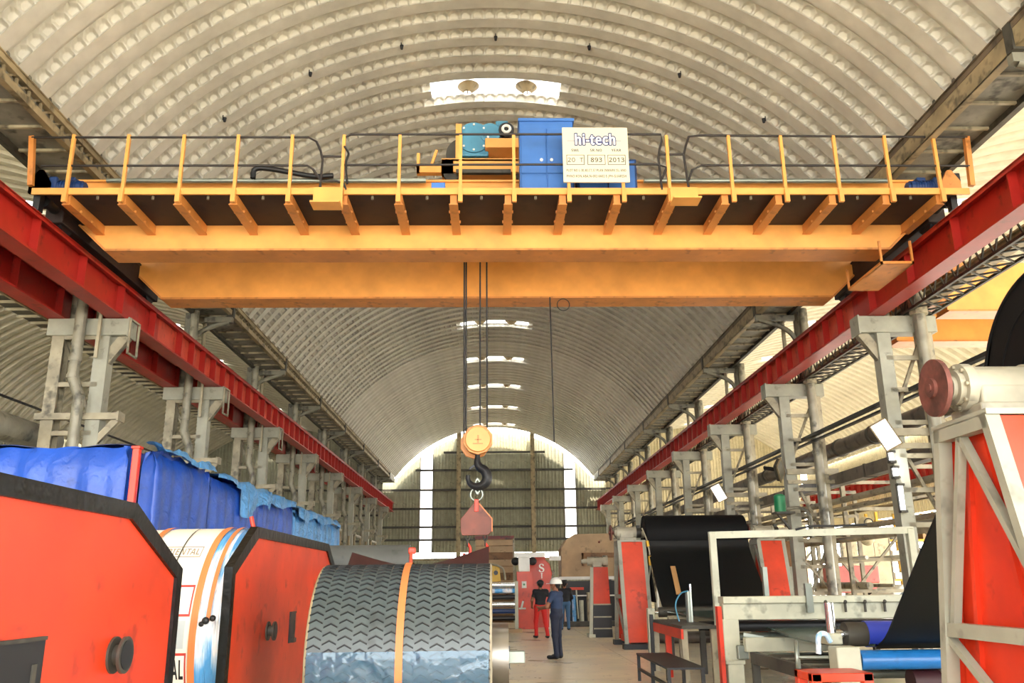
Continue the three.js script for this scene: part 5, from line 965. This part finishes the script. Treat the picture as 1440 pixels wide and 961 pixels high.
function person(label, x, d, ry, c, J, extra) {
  const colours = Object.fromEntries(Object.entries(c).map(([k, v]) => [k, col(v)]));
  const t = thing('person', label, 'person'); t.position.copy(V(x, 0, d)); t.rotation.y = ry; t.scale.set(1.1, 1.0, 1.1);
  const B = []; const add = (a, b, ra, rb, q) => B.push(bone(a, b, ra, rb, q));
  const { hipL, hipR, kneeL, kneeR, ankL, ankR, toeL, toeR, chest, shL, shR, elL, elR, wrL, wrR, neck, head } = J;
  const pel = [(hipL[0] + hipR[0]) / 2, hipL[1] + 0.03, (hipL[2] + hipR[2]) / 2];
  add([hipL[0], hipL[1] + 0.02, hipL[2]], [hipR[0], hipR[1] + 0.02, hipR[2]], 0.105, 0.105, 'legs');
  add([pel[0] - 0.05, pel[1] + 0.1, pel[2]], [pel[0] + 0.05, pel[1] + 0.1, pel[2]], 0.105, 0.105, c.belt ? 'belt' : 'top');
  add([pel[0] - 0.04, pel[1] + 0.14, pel[2]], [chest[0] - 0.06, chest[1], chest[2]], 0.1, 0.115, 'top'); add([pel[0] + 0.04, pel[1] + 0.14, pel[2]], [chest[0] + 0.06, chest[1], chest[2]], 0.1, 0.115, 'top');
  add([chest[0] - 0.09, chest[1] + 0.05, chest[2]], [chest[0] + 0.09, chest[1] + 0.05, chest[2]], 0.105, 0.105, 'top'); add(shL, shR, 0.07, 0.07, 'top');
  for (const [h, k, a, o] of [[hipL, kneeL, ankL, toeL], [hipR, kneeR, ankR, toeR]]) { add(h, k, 0.095, 0.066, 'legs'); add(k, a, 0.066, 0.05, 'legs'); add([a[0], 0.045, a[2]], o, 0.045, 0.04, 'shoe'); add([a[0], 0.05, a[2]], [a[0], 0.1, a[2]], 0.045, 0.045, 'shoe'); }
  for (const [s, e, w] of [[shL, elL, wrL], [shR, elR, wrR]]) { const m = [s[0] + (e[0] - s[0]) * c.sleeve, s[1] + (e[1] - s[1]) * c.sleeve, s[2] + (e[2] - s[2]) * c.sleeve]; add(s, m, 0.06, 0.053, 'top'); if (c.sleeve < 1) add(m, e, 0.043, 0.04, 'skin'); add(e, w, c.sleeve < 1 ? 0.04 : 0.046, c.sleeve < 1 ? 0.028 : 0.036, c.sleeve < 1 ? 'skin' : 'top'); }
  add([chest[0], chest[1] + 0.15, chest[2]], neck, 0.055, 0.052, 'skin');
  const bodyGeo = march(B, 0, 0.78, 0, 0.86, 130, 0.035, colours);
  // head and hands on finer grids
  const H = [], h = head, f = J.face, r = J.faceR; // f: facing direction, r: its right
  const hp = (u, v, w) => [h[0] + r[0] * u + f[0] * w, h[1] + v, h[2] + r[2] * u + f[2] * w];
  H.push(bone([neck[0], neck[1] - 0.04, neck[2]], hp(0, -0.06, -0.01), 0.052, 0.054, 'skin'), bone(hp(0, 0.03, -0.02), hp(0, 0.0, 0.015), 0.088, 0.08, 'skin'), bone(hp(0, -0.04, 0.02), hp(0, -0.075, 0.045), 0.06, 0.042, 'skin'), bone(hp(0, 0.01, 0.095), hp(0, -0.025, 0.112), 0.01, 0.015, 'skin'));
  for (const s of [-1, 1]) H.push(bone(hp(s * 0.032, 0.012, 0.086), hp(s * 0.033, 0.012, 0.09), 0.012, 0.01, 'eye'), bone(hp(s * 0.02, 0.035, 0.092), hp(s * 0.05, 0.033, 0.082), 0.009, 0.008, 'hair'), bone(hp(s * 0.088, 0.02, 0), hp(s * 0.088, -0.025, 0.005), 0.014, 0.011, 'skin'));
  H.push(bone(hp(-0.02, -0.058, 0.085), hp(0.02, -0.058, 0.085), 0.009, 0.009, 'mouth'));
  H.push(bone(hp(0, 0.06, -0.03), hp(0, 0.03, -0.045), 0.087, 0.085, 'hair'), bone(hp(0, 0.085, 0.02), hp(0, 0.06, -0.04), 0.062, 0.08, 'hair'), bone(hp(0, -0.01, -0.06), hp(0, -0.045, -0.06), 0.06, 0.045, 'hair'));
  const parts = [bodyGeo, march(H, h[0], h[1] - 0.01, h[2], 0.18, 90, 0.012, colours)];
  for (const [e, w, sd] of [[elL, wrL, J.thumbL], [elR, wrR, J.thumbR]]) {
    const dv = new THREE.Vector3(w[0] - e[0], w[1] - e[1], w[2] - e[2]).normalize(), sv = new THREE.Vector3(...sd), pn = dv.clone().cross(sv).normalize(); sv.copy(pn).cross(dv).normalize();
    const hb = handBones(w, dv.toArray(), sv.toArray(), pn.toArray(), 1), c0 = [w[0] + dv.x * 0.07, w[1] + dv.y * 0.07, w[2] + dv.z * 0.07]; hb.push(bone([w[0] - dv.x * 0.04, w[1] - dv.y * 0.04, w[2] - dv.z * 0.04], w, 0.03, 0.027, 'skin'));
    parts.push(march(hb, ...c0, 0.15, 90, 0.006, colours));
  }
  const g = mergeGeometries(parts.map((q) => { for (const n of Object.keys(q.attributes)) if (!['position', 'normal', 'color'].includes(n)) q.deleteAttribute(n); return q; }));
  const b = new THREE.Mesh(g, bodyMat); b.name = 'body'; b.castShadow = b.receiveShadow = true; t.add(b);
  if (extra) extra(t, J); return t;
}
// local axes of a figure: x to its left hand side when it faces +z; all three are seen from behind or the side
const base = () => ({ hipL: [0.09, 0.92, 0], hipR: [-0.09, 0.92, 0], kneeL: [0.1, 0.5, 0.02], kneeR: [-0.1, 0.5, 0.02], ankL: [0.1, 0.09, -0.02], ankR: [-0.1, 0.09, -0.02], toeL: [0.12, 0.04, 0.16], toeR: [-0.12, 0.04, 0.16], chest: [0, 1.27, 0], shL: [0.17, 1.42, 0], shR: [-0.17, 1.42, 0], elL: [0.23, 1.12, -0.03], elR: [-0.23, 1.12, -0.03], wrL: [0.24, 0.87, 0.06], wrR: [-0.24, 0.87, 0.06], neck: [0, 1.5, 0.01], head: [0, 1.63, 0.02], face: [0, 0, 1], faceR: [1, 0, 0], thumbL: [0, 0, 1], thumbR: [0, 0, 1] });
const skin = '#8a5a40';
person('person in navy boiler suit and white helmet with arms folded forward on the floor', 1.36, 20.8, -2.1, { skin, hair: '#15110f', eye: '#1a1412', mouth: '#6d3c30', top: '#1c2f4e', legs: '#161d33', shoe: '#101014', belt: '#161d33', sleeve: 0.55 },
  { ...base(), elL: [0.25, 1.14, 0.1], wrL: [0.1, 1.12, 0.32], elR: [-0.25, 1.14, 0.1], wrR: [-0.1, 1.1, 0.33], kneeL: [0.1, 0.5, 0.0], ankL: [0.12, 0.09, -0.04], toeL: [0.15, 0.04, 0.13] }, (t, J) => {
    const hh = mesh('helmet', [new THREE.SphereGeometry(0.125, 28, 14, 0, Math.PI * 2, 0, Math.PI * 0.52).scale(0.95, 1, 1.08).translate(0, 1.66, 0.0)], M.white, t);
    mesh('helmet_brim', [new THREE.CylinderGeometry(0.135, 0.14, 0.012, 28).scale(0.95, 1, 1.12).translate(0, 1.655, 0.01), new THREE.BoxGeometry(0.16, 0.01, 0.08).translate(0, 1.655, 0.15)], M.white, hh);
    mesh('helmet_ridge', [new THREE.TorusGeometry(0.125, 0.012, 6, 20, Math.PI).rotateY(Math.PI / 2).scale(1, 1, 1.08).translate(0, 1.662, 0)], M.white, hh);
  });
person('person in black shirt, dark cap and bright red trousers walking beside orange pillar', 1.4, 28.5, Math.PI + 0.25, { skin, hair: '#15110f', eye: '#1a1412', mouth: '#6d3c30', top: '#14151b', legs: '#c8201a', shoe: '#121215', sleeve: 0.5 },
  { ...base(), hipL: [0.1, 0.92, 0], kneeL: [0.12, 0.51, 0.1], ankL: [0.12, 0.1, 0.08], toeL: [0.13, 0.04, 0.24], kneeR: [-0.13, 0.5, -0.02], ankR: [-0.15, 0.1, -0.14], toeR: [-0.17, 0.04, 0.03], elR: [-0.3, 1.17, -0.04], wrR: [-0.36, 0.98, 0.16], elL: [0.25, 1.14, 0.04], wrL: [0.2, 0.98, 0.22] }, (t) => {
    const cp = mesh('cap', [new THREE.SphereGeometry(0.115, 24, 12, 0, Math.PI * 2, 0, Math.PI * 0.5).scale(0.95, 0.9, 1.05).translate(0, 1.67, 0)], M.black, t); mesh('cap_peak', [new THREE.BoxGeometry(0.15, 0.012, 0.1).translate(0, 1.675, 0.15)], M.black, cp);
  });
person('person in black jacket and blue jeans standing with their back turned', 2.55, 33.2, Math.PI - 0.1, { skin, hair: '#120f0d', eye: '#1a1412', mouth: '#6d3c30', top: '#15161c', legs: '#3c6288', shoe: '#14151a', sleeve: 1 },
  { ...base(), elL: [0.24, 1.14, 0.06], wrL: [0.16, 1.0, 0.24], elR: [-0.24, 1.14, 0.06], wrR: [-0.16, 1.0, 0.24], ankL: [0.13, 0.09, 0.0], ankR: [-0.11, 0.09, -0.06], toeR: [-0.13, 0.04, 0.1] });

scene.traverse((o) => { if (o.isMesh) { o.castShadow = true; o.receiveShadow = true; } });
renderer.render(scene, camera);
